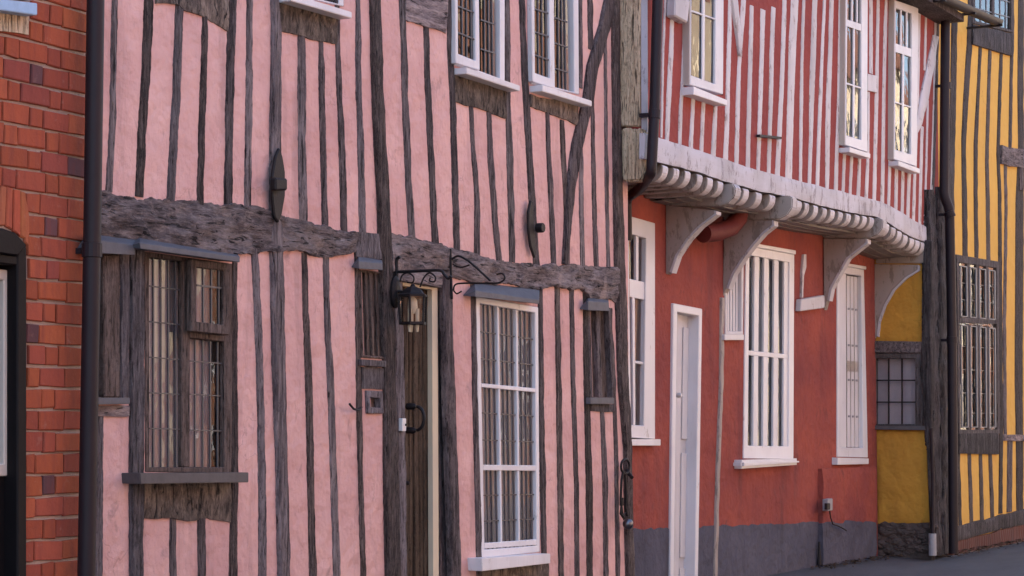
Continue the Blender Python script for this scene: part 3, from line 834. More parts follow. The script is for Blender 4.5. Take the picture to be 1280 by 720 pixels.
# ================================================================== RED HOUSE
RU, RG = -.19, .26
r0 = PY(808, 120, RU)[0]; r1 = PY(1172, 120, RU)[0]; rg1 = PY(1096, 560, RG)[0]
rh = root('timbered_house', 'red plastered house with a white striped overhanging upper floor on curved brackets', 'house', ((r0 + r1) / 2, RG, 0))
REV = 4.86
fa_t = [(806, 166), (827, 173), (862, 184), (892, 194), (921, 204), (948, 213), (973, 219), (987, 223), (1012, 229), (1034, 235), (1046, 238), (1064, 242), (1080, 247), (1094, 250), (1104, 253), (1112, 257), (1120, 261), (1130, 267), (1142, 275), (1150, 279), (1162, 286)]
fa_b = [(806, 198), (825, 203), (870, 214), (905, 226), (920, 230), (950, 239), (993, 247), (1027, 257), (1060, 265), (1073, 267), (1097, 271), (1110, 278), (1120, 284), (1137, 295), (1162, 304)]
u1 = [(864, -60), (904, -45), (904, 120), (863, 106)]
u2 = [(1058, -50), (1084, -40), (1084, 190), (1057, 182)]
u3 = [(1119, 0), (1147, 10), (1146, 210), (1118, 200)]
zf = PY(960, 235, RU)[1]
wall(rh, r0, r1, 2.915, REV, RU, RU + .14, [hole(q, RU) for q in (u1, u2, u3)], REDU, 'wall', 'red and white striped upper wall')
g1 = [(786, 270), (818, 279), (818, 549), (789, 549)]
gd = [(844, 381), (877, 387), (870, 830), (838, 830)]
g2 = [(933, 307), (993, 318), (992, 574), (930, 573)]
gs = [(907, 312), (930, 316), (929, 418), (907, 418)]
g3 = [(1047, 331), (1080, 337), (1085, 572), (1047, 571)]
wall(rh, s1 - .35, rg1, 0, 3.0, RG, RG + .2, [hole(q, RG) for q in (g1, gd, g2, gs, g3)], REDG, 'wall')
body(rh, s1 + .02, r1, RG + .15, 5, REV, 7.2)
def ws(pts, mat=None, **k): return timber(rh, [(x, y, w * .92) for x, y, w in pts], RU, proud=.007, mat=mat or WST, edge=.0065, rough=.002, freq=9, **k)
T = dict(up=REV - .02)
ws([(832, 0, 3), (829, 67, 3), (827, 172, 3)], **T)
ws([(841, 0, 5), (840, 50, 6), (837, 110, 7), (834, 176, 6)], **T)
ws([(857, 20, 5), (854, 100, 5), (851, 140, 5), (850, 184, 5)])
ws([(867, 119, 5), (864, 186, 6)]); ws([(880, 124, 5), (877, 190, 5)]); ws([(895, 128, 5), (892, 196, 7)])
ws([(913, 0, 5), (912, 50, 6), (910, 117, 6), (909, 160, 6), (907, 201, 7)], **T)
ws([(930, 0, 7), (925, 70, 5), (923, 120, 6), (922, 160, 6), (921, 206, 6)], **T)
timber(rh, [(915, -30, 9), (921, 15, 9), (925, 50, 6), (926, 70, 3)], RU, .020, WST, name='brace', edge=.002)
ws([(940, 7, 5), (939, 50, 6), (937, 120, 6), (935, 211, 6)])
ws([(954, 12, 7), (953, 58, 6), (951, 120, 6), (948, 215, 5)])
ws([(967, 9, 6), (965, 67, 6), (964, 120, 6), (961, 218, 5)])
ws([(981, 8, 6), (979, 67, 6), (977, 120, 6), (972, 221, 7)], **T)
ws([(994, 0, 11), (991, 58, 11), (989, 120, 10), (986, 225, 10)], **T)
ws([(1005, 0, 4), (1003, 67, 4), (1002, 120, 4.5), (1001, 228, 4)], **T)
ws([(1019, 0, 7), (1017, 67, 8), (1015, 120, 7.5), (1014, 170, 5), (1012, 231, 5)], **T)
ws([(1031, 0, 4), (1028, 67, 4), (1026, 120, 5), (1024, 170, 5), (1022, 233, 5)], **T)
ws([(1040, 0, 6), (1038, 67, 6), (1036, 120, 7), (1035, 170, 7), (1034, 237, 5)], **T)
ws([(1051, 0, 5), (1049, 120, 4.5), (1046.5, 190, 5), (1045, 240, 5.5)], **T)
ws([(1056, 190, 4), (1054, 242, 4)]); ws([(1065, 193, 4), (1063, 244, 4)])
ws([(1075, 194, 4), (1073, 247, 5)]); 
ws([(1089, 0, 5), (1089, 92, 5)], **T)
ws([(1086, 115, 3), (1085, 200, 4), (1083, 250, 5)])
ws([(1098, 0, 4), (1096, 120, 5), (1094, 210, 5), (1093, 252, 5)], **T)
ws([(1108, 0, 3), (1107, 33, 5), (1105, 120, 4.5), (1104, 210, 5), (1103, 255, 5)], **T)
ws([(1115, 0, 3), (1114, 100, 3), (1112.5, 210, 4), (1111, 259, 4)], **T)
ws([(1121, 207, 4.5), (1120, 263, 4.5)]); ws([(1129, 209, 4), (1128, 268, 4)]); ws([(1137, 212, 4.5), (1135, 272, 4.5)])
ws([(1149, 8, 5), (1147, 117, 5), (1144, 210, 4), (1142, 277, 4)], **T)
ws([(1158, 12, 3), (1156, 88, 3)], **T)
ws([(1153, 158, 4), (1151, 230, 4), (1150, 280, 4)])
ws([(1160, 125, 2.5), (1158, 210, 2.5), (1156, 283, 2.5)])
ws([(1171, 10, 5), (1169, 120, 5), (1165, 240, 4), (1162, 287, 4)], **T)
timber(rh, [(1171, 45, 6), (1163, 90, 9), (1157, 120, 10), (1150, 153, 8), (1144, 168, 5)], RU, .022, WST, name='brace', edge=.003)
slab(rh, fa_t, fa_b, RU, .026, WFA, 'fascia', rough=.006, edge=.6, rows=6, depth=.012)
mb = MB(); mb.px([(1085, 92), (1097, 95), (1097, 116), (1085, 113)], RU - .02, RU); mb.build('patch_block', WST, rh, bevel=.003)
mb = MB(); mb.px([(845, -6), (863, 0), (860, 29), (844, 20)], RU - .07, RU); mb.build('corbel_block', WST, rh, bevel=.01)
mb = MB(); mb.px([(950, 168), (977, 171), (977, 174), (950, 171)], RU - .04, RU - .012); mb.build('iron_bar', IRON, rh)
# eaves board at the right hand end
mb = MB(); e0 = PY(1100, 0, RU)[0]; mb.box(r0 + .02, r1 + .05, RU - .24, RG + .7, REV - .015, REV + .05); mb.build('eaves_board', TD, rh)
# upper windows
def upwin(q, gl, bars, sl, label, lights=None, proj=.055):
    inn = [(gl[0][0] - 1, gl[0][1] - 3), (gl[1][0] + 1, gl[1][1] - 3), (gl[2][0] + 1, gl[2][1]), (gl[3][0] - 1, gl[3][1])]
    mb = MB(); mb.ring(q, inn, RU - proj, RU + .05)
    w = mb.build('window', WP, rh, label, bevel=.004)
    side = MB()
    s_a = PY(q[0][0], q[0][1], RU - proj)[0]; za = PY(*q[0], RU - proj)[1]; zb = PY(*q[3], RU - proj)[1]; sb = PY(*q[3], RU - proj)[0]
    side.add([(s_a - .012, RU - proj + .006, za), (s_a - .001, RU - proj + .006, za), (s_a - .001, RU, za), (s_a - .012, RU, za),
              (sb - .012, RU - proj + .006, zb), (sb - .001, RU - proj + .006, zb), (sb - .001, RU, zb), (sb - .012, RU, zb)],
             [[0, 1, 2, 3], [4, 5, 6, 7], [0, 1, 5, 4], [1, 2, 6, 5], [2, 3, 7, 6], [3, 0, 4, 7]])
    side.build('side_board', BEIG, w)
    glass(w, inn, 2, 3, RU - proj + .017, GLASSR, .0025)
    mb = MB()
    for a in bars: mb.px(subq(inn, *a), RU - proj + .004, RU - proj + .016)
    mb.build('glazing_bars', WP, w, bevel=.002)
    sill(w, sl, RU - proj - .035, RU, WP)
    return w
upwin([(864, -60), (905, -45), (904, 118), (863, 106)], [(866, -50), (894, -40), (893, 105), (865, 94)], [(.46, 0, .56, 1), (0, .445, .46, .46), (.56, .445, 1, .46)],
      [(867, 108), (909, 125), (909, 132), (867, 118)], 'white two pane window above the black drainpipe bend')
upwin([(1058, -50), (1085, -40), (1084, 190), (1057, 181)], [(1061, -44), (1076, -38), (1076, 175), (1059, 169)], [(.44, .37, .54, 1), (0, .33, 1, .37), (0, .695, .44, .705), (.54, .695, 1, .705), (.3, 0, .38, .33), (.66, 0, .74, .33)],
      [(1062, 184), (1088, 192), (1088, 198), (1062, 190)], 'white window with a transom, left one of the upper pair')
upwin([(1119, 0), (1148, 10), (1146, 208), (1118, 199)], [(1121, 13), (1139, 20), (1138, 193), (1120, 187)], [(.44, .31, .54, 1), (0, .25, 1, .31), (0, .66, .44, .67), (.54, .66, 1, .67), (.3, 0, .37, .25), (.66, 0, .73, .25)],
      [(1123, 201), (1150, 211), (1150, 217), (1123, 207)], 'white window with a transom, right one of the upper pair')
# left return of the jetty: bare post, white corner board and carved corbel
mb = MB(); mb.side([(774, 158), (799.5, 158), (801, -160), (774, -160)], r0 - .02, r0 + .06); mb.build('jetty_post', TBG, rh, bevel=.008)
mb = MB(); mb.yz([(RU - .012, 2.93), (RU + .03, 2.93), (RU + .03, REV), (RU - .012, REV)], r0 - .012, r0 - .001); mb.build('corner_board', WFA, rh)
xs = r0 - .03
mb = MB(); mb.side([(776, 160), (789, 159), (792, 164), (796, 159), (808, 163), (808, 205), (806, 218), (800, 226), (780, 227), (777, 222)], xs, xs + .12); mb.build('carved_corbel', TBG, rh, bevel=.012, seg=2)
# joists under the overhang
ztop = lambda s_: interp(ZT, s_)
ZT = [(PY(x, y, RU - .026)[0], PY(x, y, RU - .026)[1]) for x, y in fa_b]
def white_ends(o):
    o.data.materials.append(WST)
    for p in o.data.polygons:
        if p.normal.y < -.35 and abs(p.normal.x) < .5: p.material_index = 1
    return o
def joist(x, w, zd=.115, yfr=RU - .022, yb=RG - .001, name='joist', wide=None, dz=0):
    yy = interp(fa_b, x)
    s_, h = PY(x, yy + 4, yfr)
    a, b = PY(x - w / 2, yy, yfr)[0], PY(x + w / 2, yy, yfr)[0]
    zt = ztop((a + b) / 2) - .008 + dz
    P = [(yb, zt), (yfr + .012, zt), (yfr, zt - .012)]
    r_ = zd * .75
    for k in range(7):
        t = math.pi / 2 * k / 6
        P.append((yfr + r_ - r_ * math.cos(t), zt - (zd - r_) - r_ * math.sin(t)))
    P.append((yb, zt - zd))
    mb = MB(); mb.yz(P, a, b); return white_ends(mb.build(name, WJO, rh, bevel=.004))
JX = [832, 846, 860, 875, 888, 901, 933, 949, 966, 999, 1009, 1020, 1031, 1041, 1051, 1061, 1072, 1081, 1090, 1109, 1117, 1124.5, 1132, 1140, 1147, 1154]
for x in JX: joist(x, 7 if x < 1000 else 5.6, zd=random.uniform(.105, .122))
mb = MB()
ss = [r0 + .1 + (r1 - r0 - .12) * k / 40 for k in range(41)]
for a, b in zip(ss, ss[1:]):
    za, zb = ztop(a) - .004, ztop(b) - .004
    mb.add([(a, RU - .02, za), (b, RU - .02, zb), (b, RG, zb), (a, RG, za), (a, RU - .02, za + .02), (b, RU - .02, zb + .02), (b, RG, zb + .02), (a, RG, za + .02)],
           [[0, 1, 2, 3], [4, 5, 6, 7]] + ([[0, 3, 7, 4]] if a == ss[0] else []) + ([[1, 2, 6, 5]] if b == ss[-1] else []))
mb.build('soffit', WJD, rh)
mb = MB()
for k, (ya, yb_, dz) in enumerate(((-.03, .064, .130), (.066, .162, .134), (.164, .258, .138))):
    for a, b in zip(ss[6:], ss[7:]):
        za, zb = ztop(a) - dz, ztop(b) - dz
        mb.add([(a, ya, za), (b, ya, zb), (b, yb_, zb), (a, yb_, za), (a, ya, za + .022), (b, ya, zb + .022), (b, yb_, zb + .022), (a, yb_, za + .022)],
               [[0, 1, 2, 3], [4, 5, 6, 7], [0, 1, 5, 4], [2, 3, 7, 6]])
mb.build('soffit_boards', WJD, rh)
# the four long arms and the curved brackets beneath them
def bracket(xw, pts, arm, th=.075):
    s_ = PY(xw, pts[0][1], RG)[0]
    mb = MB(); mb.side(pts, s_, s_ + th)
    b = mb.build('bracket', WBR, rh, bevel=.005)
    cv = pts[2:]
    mb = MB(); mb.side(cv + [(x + 2.6, y + 1.2) for x, y in cv[::-1]], s_ - .004, s_ + th + .004); mb.build('lit_edge_strip', WST, b)  # white strip stands in for light on the bracket's front edge
    mb = MB(); mb.side(arm, s_ - .014, s_ + th + .02); white_ends(mb.build('bracket_arm', WJO, b, bevel=.008, seg=2))
    return b
bracket(832, [(832, 343), (832, 256), (893, 263), (893, 267), (873, 282), (858, 298), (844, 319), (837, 340)],
        [(831, 257), (831, 238), (916, 229), (920, 236), (918, 246), (910, 254), (900, 257)])
bracket(904, [(903, 372), (905, 274), (965, 275), (965, 281), (952, 291), (939, 306), (927, 322), (915, 341), (908, 360)],
        [(904, 275), (904, 257), (985, 244), (991, 247), (990, 260), (984, 269), (974, 274)])
bracket(1029, [(1030, 388), (1029, 298), (1082, 298), (1082, 303), (1058, 322), (1046, 343), (1037, 360), (1034, 375)],
        [(1028, 297), (1028, 284), (1097, 272), (1104, 275), (1103, 286), (1097, 293), (1088, 297)])
bracket(1094, [(1092, 425), (1093, 330), (1147, 331), (1147, 337), (1131, 347), (1116, 362), (1105, 381), (1098, 401), (1096, 420)],
        [(1094, 329), (1096, 314), (1158, 305), (1164, 309), (1164, 320), (1158, 327), (1150, 329)])
# ground floor windows
def recess(q, gl, label, bars, proud=.012, leaf=.022, mat=WP, gm=None, nu=2, nv=2):
    mb = MB(); mb.ring(q, gl, RG - proud, RG + .09)
    w = mb.build('window', mat, rh, label, bevel=.004)
    glass(w, gl, nu, nv, RG + leaf, gm or GLASS, .002)
    mb = MB()
    for a in bars: mb.px(subq(gl, *a), RG + leaf - .022, RG + leaf - .002)
    mb.build('glazing_bars', mat, w, bevel=.003)
    return w
w = recess([(784, 269), (819, 279), (819, 549), (786, 547)], [(786, 292), (808, 298), (805, 532), (789, 531)], 'tall white transomed window beside the corner of the pink house',
           [(0, .235, 1, .33), (.42, 0, .56, .235), (.18, .33, .34, 1), (.34, .66, 1, .675)], nu=3, nv=3)
curtain(w, [(786, 290), (812, 298), (812, 535), (789, 533)], RG + .3, CURT, 3)
sill(w, [(789, 549), (826, 549), (826, 557), (790, 557)], RG - .06, RG + .05, WP)
w = recess(g2, [(937, 319), (987, 328), (986, 558), (935, 557)], 'large white slatted window, middle of the ground floor',
           [(0, .50, 1, .525), (.13, 0, .24, .5), (.37, 0, .48, .5), (.62, 0, .73, .5), (.87, 0, .985, .5), (.13, .525, .24, 1), (.37, .525, .48, 1), (.62, .525, .73, 1), (.87, .525, .985, 1)], nu=4, nv=2)
curtain(w, [(934, 315), (990, 324), (990, 565), (932, 565)], RG + .16, NETC, 5, .02, .1, .75)
sill(w, [(929, 575), (1000, 573), (1000, 581), (929, 586)], RG - .08, RG + .05, WP, bevel=.02)
mb = MB(); mb.px([(933, 302), (995, 313), (995, 318), (933, 306.8)], RG - .03, RG); mb.build('head_moulding', WP, w, bevel=.004)
w = recess(g3, [(1050, 341), (1077, 345), (1079, 560), (1050, 559)], 'white shuttered window near the right hand corner', [(0, 0, .28, 1)], nu=1, nv=2)
mb = MB()
for k in range(4): mb.px(subq([(1050, 341), (1077, 345), (1079, 560), (1050, 559)], .32 + .17 * k, .01, .46 + .17 * k, .998), RG + .02, RG + .06)
mb.build('shutter', WSHU, w, bevel=.004)
mb = MB()
for v in (.20, .41, .61, .82):
    for k in range(3):
        x, y = Q([(1050, 341), (1077, 345), (1079, 560), (1050, 559)], .42 + .17 * k, v); mb.px([(x - 1, y - 1.3), (x + 1, y - 1.3), (x + 1, y + 1.3), (x - 1, y + 1.3)], RG + .014, RG + .02)
mb.build('hinge', GPVC, w)
sill(w, [(1047, 572), (1086, 573), (1086, 580), (1047, 581)], RG - .05, RG + .05, WP)
mb = MB(); mb.px([(1047, 327), (1083, 333), (1083, 337), (1047, 331)], RG - .04, RG); mb.build('head_moulding', WP, w, bevel=.004)
mb = MB()
mb.ring(gs, [(909, 316), (927, 319), (927, 414), (909, 414)], RG - .01, RG + .06)
w = mb.build('window', WSHU, rh, 'narrow boarded window behind the second bracket', bevel=.003)
mb = MB()
for k in range(5): mb.px(subq([(909, 316), (927, 319), (927, 414), (909, 414)], k / 5 + .02, 0, k / 5 + .15, 1), RG + .015, RG + .05)
mb.build('boarding', WSHU, w, bevel=.003)
sill(w, [(906, 418), (930, 418), (930, 425), (906, 425)], RG - .04, RG + .04, WP)
# white door
mb = MB(); mb.ring([(842, 379), (878, 386), (871, 832), (837, 832)], [(847, 390), (874, 395), (867, 828), (841, 828)], RG - .02, RG + .1)
dfr = mb.build('door_frame', WP, rh, bevel=.005)
mb = MB(); mb.px([(847, 390), (874, 395), (867, 828), (841, 828)], RG + .07, RG + .1)
dq = [(847, 390), (874, 395), (867, 828), (841, 828)]
dr = mb.build('door', WSHU, rh, 'white panelled door')
mb = MB()
for a in ((.0, 0, .22, .995), (.3, .04, .98, .36), (.3, .40, .98, .70), (.3, .73, .98, .98)): mb.px(subq(dq, *a), RG + .058, RG + .069)
mb.build('panel', WSHU, dr, bevel=.003)
mb = MB(); c = yl(844, 494, RG + .04); mb.tube([c, c + Vector((0, -.03, 0)), c + Vector((0, -.05, 0))], [.012, .02, .012], 10); mb.build('handle', PLAS, dr, smooth=True)
# grey painted plinth and the low brick pier
slab(rh, [(786, 661), (838, 660)], [(786, 830), (838, 830)], RG, .005, PLIN, 'plinth', rough=.004, edge=2.2, rows=8)
slab(rh, [(872, 661), (884, 658), (905, 657), (970, 655), (1028, 651)], [(872, 830), (1028, 722)], RG, .005, PLIN, 'plinth', rough=.004, edge=2.0, rows=8)
slab(rh, [(1029, 586), (1096, 583)], [(1029, 654), (1096, 654)], RG, .045, REDG, 'low_pier', rough=.007, edge=.6, rows=8)
slab(rh, [(1029, 654), (1060, 650), (1096, 653)], [(1029, 720), (1096, 695)], RG, .050, PLIN, 'plinth', rough=.006, edge=.8, rows=6)
# little timber relics on the wall
mb = MB(); mb.px([(1002, 374), (1031, 369), (1031, 385), (1001, 389)], RG - .05, RG); mb.build('beam_end', WST, rh, bevel=.006)
mb = MB(); mb.px([(1005, 318), (1008, 318), (1008, 334), (1005, 345), (1004, 372), (1002.5, 372), (1003, 340)], RG - .02, RG); mb.build('batten', WST, rh)
timber(rh, [(904, 372, 4), (903, 480, 4), (899, 580, 4), (895, 720, 4)], RG, .02, WBR, down=.05, name='batten', edge=.0015)

# ================================================================== YELLOW HOUSE
YF = -.22
yr = rg1 + .004
print('return corner px check', yr, PX(1160, 400, yr))
yh = root('timbered_house', 'yellow plastered house with brown studs at the far right, beyond the red house', 'house', (yr + 3, YF, 0))
yc = PX(1163, 450, yr)[0]
YF = RU
def yp(x, y): return PX(x, y, yr)
# return wall facing down the street
def sidewall(q, x0, x1, mat, name, bevel=.0, label=None, parent=None):
    mb = MB(); mb.side(q, x0, x1); return mb.build(name, mat, parent or yh, label, bevel=bevel)
# upper ochre panel, lower ochre panel, window between
mb = MB()
def quad_on_side(mb, q, x0, n=10, amp=.006, th=.05):
    V = []; sd = random.random() * 30
    for i in range(n + 1):
        for j in range(n + 1):
            y, z = PX(*Q(q, i / n, j / n), x0); e = i in (0, n) or j in (0, n)
            V.append((x0 + amp * nz(sd, y * 9, z * 9) + (.012 if e else 0), y + (.006 * nz(sd, z * 20, 3) if e else 0), z + (.006 * nz(sd, y * 20, 8) if e else 0)))
    mb.add(V, [[i * (n + 1) + j, (i + 1) * (n + 1) + j, (i + 1) * (n + 1) + j + 1, i * (n + 1) + j + 1] for i in range(n) for j in range(n)])
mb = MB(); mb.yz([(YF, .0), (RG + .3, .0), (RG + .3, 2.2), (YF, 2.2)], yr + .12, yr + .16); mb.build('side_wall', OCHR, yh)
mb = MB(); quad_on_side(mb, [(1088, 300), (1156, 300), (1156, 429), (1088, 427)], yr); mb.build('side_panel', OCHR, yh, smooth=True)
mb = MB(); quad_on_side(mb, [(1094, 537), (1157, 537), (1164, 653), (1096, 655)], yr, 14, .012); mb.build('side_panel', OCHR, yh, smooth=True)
mb = MB(); quad_on_side(mb, [(1092, 653), (1166, 651), (1168, 705), (1092, 702)], yr + .01, 8, .02)
for k in range(90):
    x = random.uniform(1094, 1166); y = random.uniform(656, 696); c_ = PX(x, y, yr); rr = random.uniform(.018, .05); n0 = random.random() * 40
    vs = []
    for i in range(5):
        for j in range(8):
            t, q = math.pi * (i + .5) / 5, 2 * math.pi * j / 8
            k_ = rr * (1 + .5 * nz(n0, math.cos(q) * 2 + i, math.sin(q) * 2))
            vs.append((yr + .012 + k_ * .55 * math.cos(t), c_[0] + 1.3 * k_ * math.sin(t) * math.cos(q), c_[1] + .8 * k_ * math.sin(t) * math.sin(q)))
    mb.add(vs, [[i * 8 + j, i * 8 + (j + 1) % 8, (i + 1) * 8 + (j + 1) % 8, (i + 1) * 8 + j] for i in range(4) for j in range(8)] + [list(range(8)), list(range(32, 40))[::-1]])
mb.build('rubble_base', RUB, yh)
mb = MB(); mb.side([(1089, 426), (1153, 427), (1153, 442), (1089, 441)], yr - .03, yr + .1); mb.build('lintel', TB, yh, bevel=.01)
def sring(mb, o, i, x0, x1):
    O = [PX(x, y, x0) for x, y in o]; I = [PX(x, y, x0) for x, y in i]
    vs = [(x0, a, b) for a, b in O + I] + [(x1, a, b) for a, b in O + I]; fs = []
    for k in range(4):
        j = (k + 1) % 4
        fs += [[k, j, 4 + j, 4 + k], [8 + k, 12 + k, 12 + j, 8 + j], [k, 8 + k, 8 + j, j], [4 + k, 4 + j, 12 + j, 12 + k]]
    mb.add(vs, fs)
gq = [(1094, 448), (1144, 448), (1144, 530), (1094, 530)]
mb = MB(); sring(mb, [(1089, 442), (1155, 442), (1155, 532), (1089, 532)], gq, yr - .02, yr + .06); w = mb.build('window', TY, yh, 'small nine pane leaded window in the side wall', bevel=.004)
mb = MB(); P = [PX(x, y, yr + .03) for x, y in gq]; mb.add([(yr + .03, a, b) for a, b in P], [[0, 1, 2, 3]]); mb.build('pane', GLASS, w, recalc=False)
mb = MB(); P = [PX(x, y, yr + .06) for x, y in [(1085, 440), (1150, 440), (1150, 535), (1085, 535)]]; mb.add([(yr + .07, a, b) for a, b in P], [[0, 1, 2, 3]]); mb.build('blind_or_dark_sheet', BLIND, w)
mb = MB()
for k in (1, 2):
    for (a, b), wv in (((Q(gq, k / 3, 0), Q(gq, k / 3, 1)), 1), ((Q(gq, 0, k / 3), Q(gq, 1, k / 3)), 0)):
        if wv: mb.side([(a[0] - .8, a[1]), (a[0] + .8, a[1]), (b[0] + .8, b[1]), (b[0] - .8, b[1])], yr + .02, yr + .032)
        else: mb.side([(a[0], a[1] - .8), (b[0], b[1] - .8), (b[0], b[1] + .8), (a[0], a[1] + .8)], yr + .018, yr + .031)
mb.build('glazing_bars', IRON, w)
mb = MB(); mb.side([(1090, 532), (1157, 532), (1157, 538), (1090, 537)], yr - .05, yr + .05); mb.build('sill', SLATE, w, bevel=.004)
# front wall
YE = 6.0
f0 = r1 + .004
yw = [(1198, 324), (1248, 333), (1249, 540), (1200, 540)]
yu = [(1217, -60), (1266, -40), (1266, 42), (1217, 30)]
wall(yh, f0, f0 + 8, .12, YE, YF, YF + .14, [hole(yw, YF), hole(yu, YF)], YELL, 'wall')
body(yh, f0, f0 + 8, YF + .1, 5, YE, 8.2, z0=.1)
def ys(pts, mat=None, **k):
    k.setdefault('proud', .010); return timber(yh, pts, YF, mat=mat or TY, **k)
T = dict(up=YE - .02)
ys([(1173, 20, 4), (1170, 120, 4), (1166, 245, 4)], **T)
ys([(1194, 0, 8), (1193, 60, 8), (1192, 120, 8), (1189, 240, 9), (1191, 330, 8), (1194, 460, 7), (1198, 560, 4), (1201, 660, 4)], **T)
ys([(1214, 20, 7), (1212, 60, 7), (1208, 120, 7), (1205, 178, 6), (1206, 240, 6.5), (1207, 320, 7)], **T)
ys([(1226, 56, 4), (1223, 120, 4), (1220, 180, 5), (1220, 240, 5), (1221, 322, 5)])
ys([(1238, 60, 4), (1236, 120, 4), (1234, 200, 4.5), (1235, 240, 5), (1236, 325, 5)])
ys([(1252, 66, 4), (1250, 120, 4), (1248, 195, 4), (1250, 240, 4.5), (1251, 400, 5), (1252, 545, 5), (1251, 642, 5)])
ys([(1266, 20, 4), (1264, 120, 4), (1263, 186, 4)], **T)
ys([(1277, 0, 8), (1276, 120, 8), (1277, 185, 8), (1275, 255, 11), (1274, 480, 11), (1275, 560, 10), (1275, 640, 9)], **T)
ys([(1257, 203, 4), (1258, 260, 3.5), (1256, 400, 4), (1257, 545, 4)], mat=TG)
ys([(1212, 566, 4.5), (1215, 655, 5)]); ys([(1226, 566, 4.5), (1228, 650, 5)]); ys([(1238, 566, 4.5), (1241, 647, 5)]); ys([(1263, 545, 7), (1262, 640, 7)], mat=TG)
for k in range(14):       # the wall carries on beyond the frame
    x = 1290 + k * 15
    ys([(x, 0, 5), (x - 1, 300, 5), (x, 640 - k * 3, 5)], **T)
slab(yh, [(1253, 182), (1290, 188)], [(1253, 205), (1290, 212)], YF, .03, TB, 'rail', rough=.008)
slab(yh, [(1256, 543), (1290, 544)], [(1256, 551), (1290, 552)], YF, .02, TB, 'rail', rough=.005)
timber(yh, [(1262, 232, 4), (1268, 225, 5), (1274, 219, 6), (1277, 208, 5)], YF, .024, TD, name='brace')
slab(yh, [(1180, 661), (1198, 658), (1280, 637), (1500, 585)], [(1180, 680), (1198, 676), (1280, 655), (1500, 598)], YF, .03, TGR, 'sill_beam', rough=.008)
slab(yh, [(1190, 677), (1202, 675.5), (1280, 655.5), (1500, 598.5)], [(1190, 703), (1202, 700), (1280, 688), (1500, 640)], YF, .02, PBR, 'brick_plinth', rough=.01)
qg = [(1199, 328), (1246, 335), (1247, 537), (1201, 537)]
mb = MB(); mb.ring([(1196, 318), (1249, 327), (1250, 542), (1199, 542)], qg, YF - .022, YF + .06)
a, b = Q(qg, 0, .345), Q(qg, 1, .33); mb.strip(*a, *b, 7, YF - .024, YF + .05)
for k in (1, 2, 3): 
    mb.px(subq(qg, k / 4 - .035, 0, k / 4 + .035, .325), YF - .018, YF + .04); mb.px(subq(qg, k / 4 - .035, .365, k / 4 + .035, 1), YF - .018, YF + .04)
w = mb.build('window', TY, yh, 'tall leaded window with four upright lights', bevel=.003)
glass(w, qg, 4, 6, YF - .004)
curtain(w, [(1190, 318), (1256, 326), (1257, 548), (1192, 548)], YF + .05, DARK, 3, .004, name='blind_or_dark_sheet')  # dark sheet, not a blind, stands in for the shaded room
mb = MB()
for k in range(4):
    for v0, v1 in ((.02, .32), (.375, .985)):
        c = subq(qg, k / 4 + .045, v0, k / 4 + .205, v1)
        for p, q in ((0, 1), (1, 2), (2, 3), (3, 0)): mb.strip(*c[p], *c[q], 1.3, YF - .026 + .002 * (p % 2), YF - .014)
mb.build('casement_frame', PALEC, w)
cames(w, qg, [], [.12, .22, .5, .64, .78, .9], YF - .008, 1.0)
slab(yh, [(1200, 542), (1249, 541)], [(1200, 567), (1249, 568)], YF, .026, TGR, 'apron_board', rough=.006, edge=.3)
qu = [(1219, -55), (1264, -38), (1264, 37), (1219, 26)]
mb = MB(); mb.ring([(1216, -62), (1267, -42), (1267, 41), (1216, 29)], qu, YF - .02, YF + .05); mb.px(subq(qu, .48, 0, .54, 1), YF - .015, YF + .04)
w = mb.build('window', TY, yh, 'dark upper window under the gutter', bevel=.003)
curtain(w, [(1210, -64), (1272, -48), (1272, 46), (1210, 36)], YF + .05, DARK, 3, .004, name='blind_or_dark_sheet'); glass(w, qu, 6, 4, YF + .0); cames(w, qu, [.16, .32, .7, .86], [.3, .55, .8], YF - .006, 1.0, mat=PALEC)  # dark sheet in place of the room's shade; no blind hangs here
slab(yh, [(1217, 30), (1267, 42)], [(1217, 55), (1267, 70)], YF, .03, TGR, 'apron_board', rough=.006, edge=.3)
# gnarled corner posts
for pts, pr in (([(1156, 300, 8), (1153, 345, 9), (1155, 420, 12), (1157, 530, 10), (1159, 600, 8), (1163, 660, 7)], .0),):
    pass
SP = [(1167, 238, 9), (1168, 330, 13), (1168, 420, 14), (1170, 520, 12), (1173, 600, 12), (1174, 675, 11)]
timber(yh, SP, YF, .06, TGR, name='corner_post', down=.03, edge=.02, rough=.03)
timber(yh, [(1179, 235, 11), (1180, 330, 13), (1180, 420, 13), (1182, 540, 11), (1184, 675, 12)], YF, .04, TGR, name='corner_post', down=.03, edge=.02, rough=.03)
mb = MB(); mb.side([(1155, 300), (1164, 300), (1164, 700), (1164, 700), (1161, 640), (1158, 560), (1154, 530), (1151, 440), (1154, 380), (1153, 345)], yr - .05, yr + .06)
mb.build('corner_post', TGR, yh, bevel=.01)

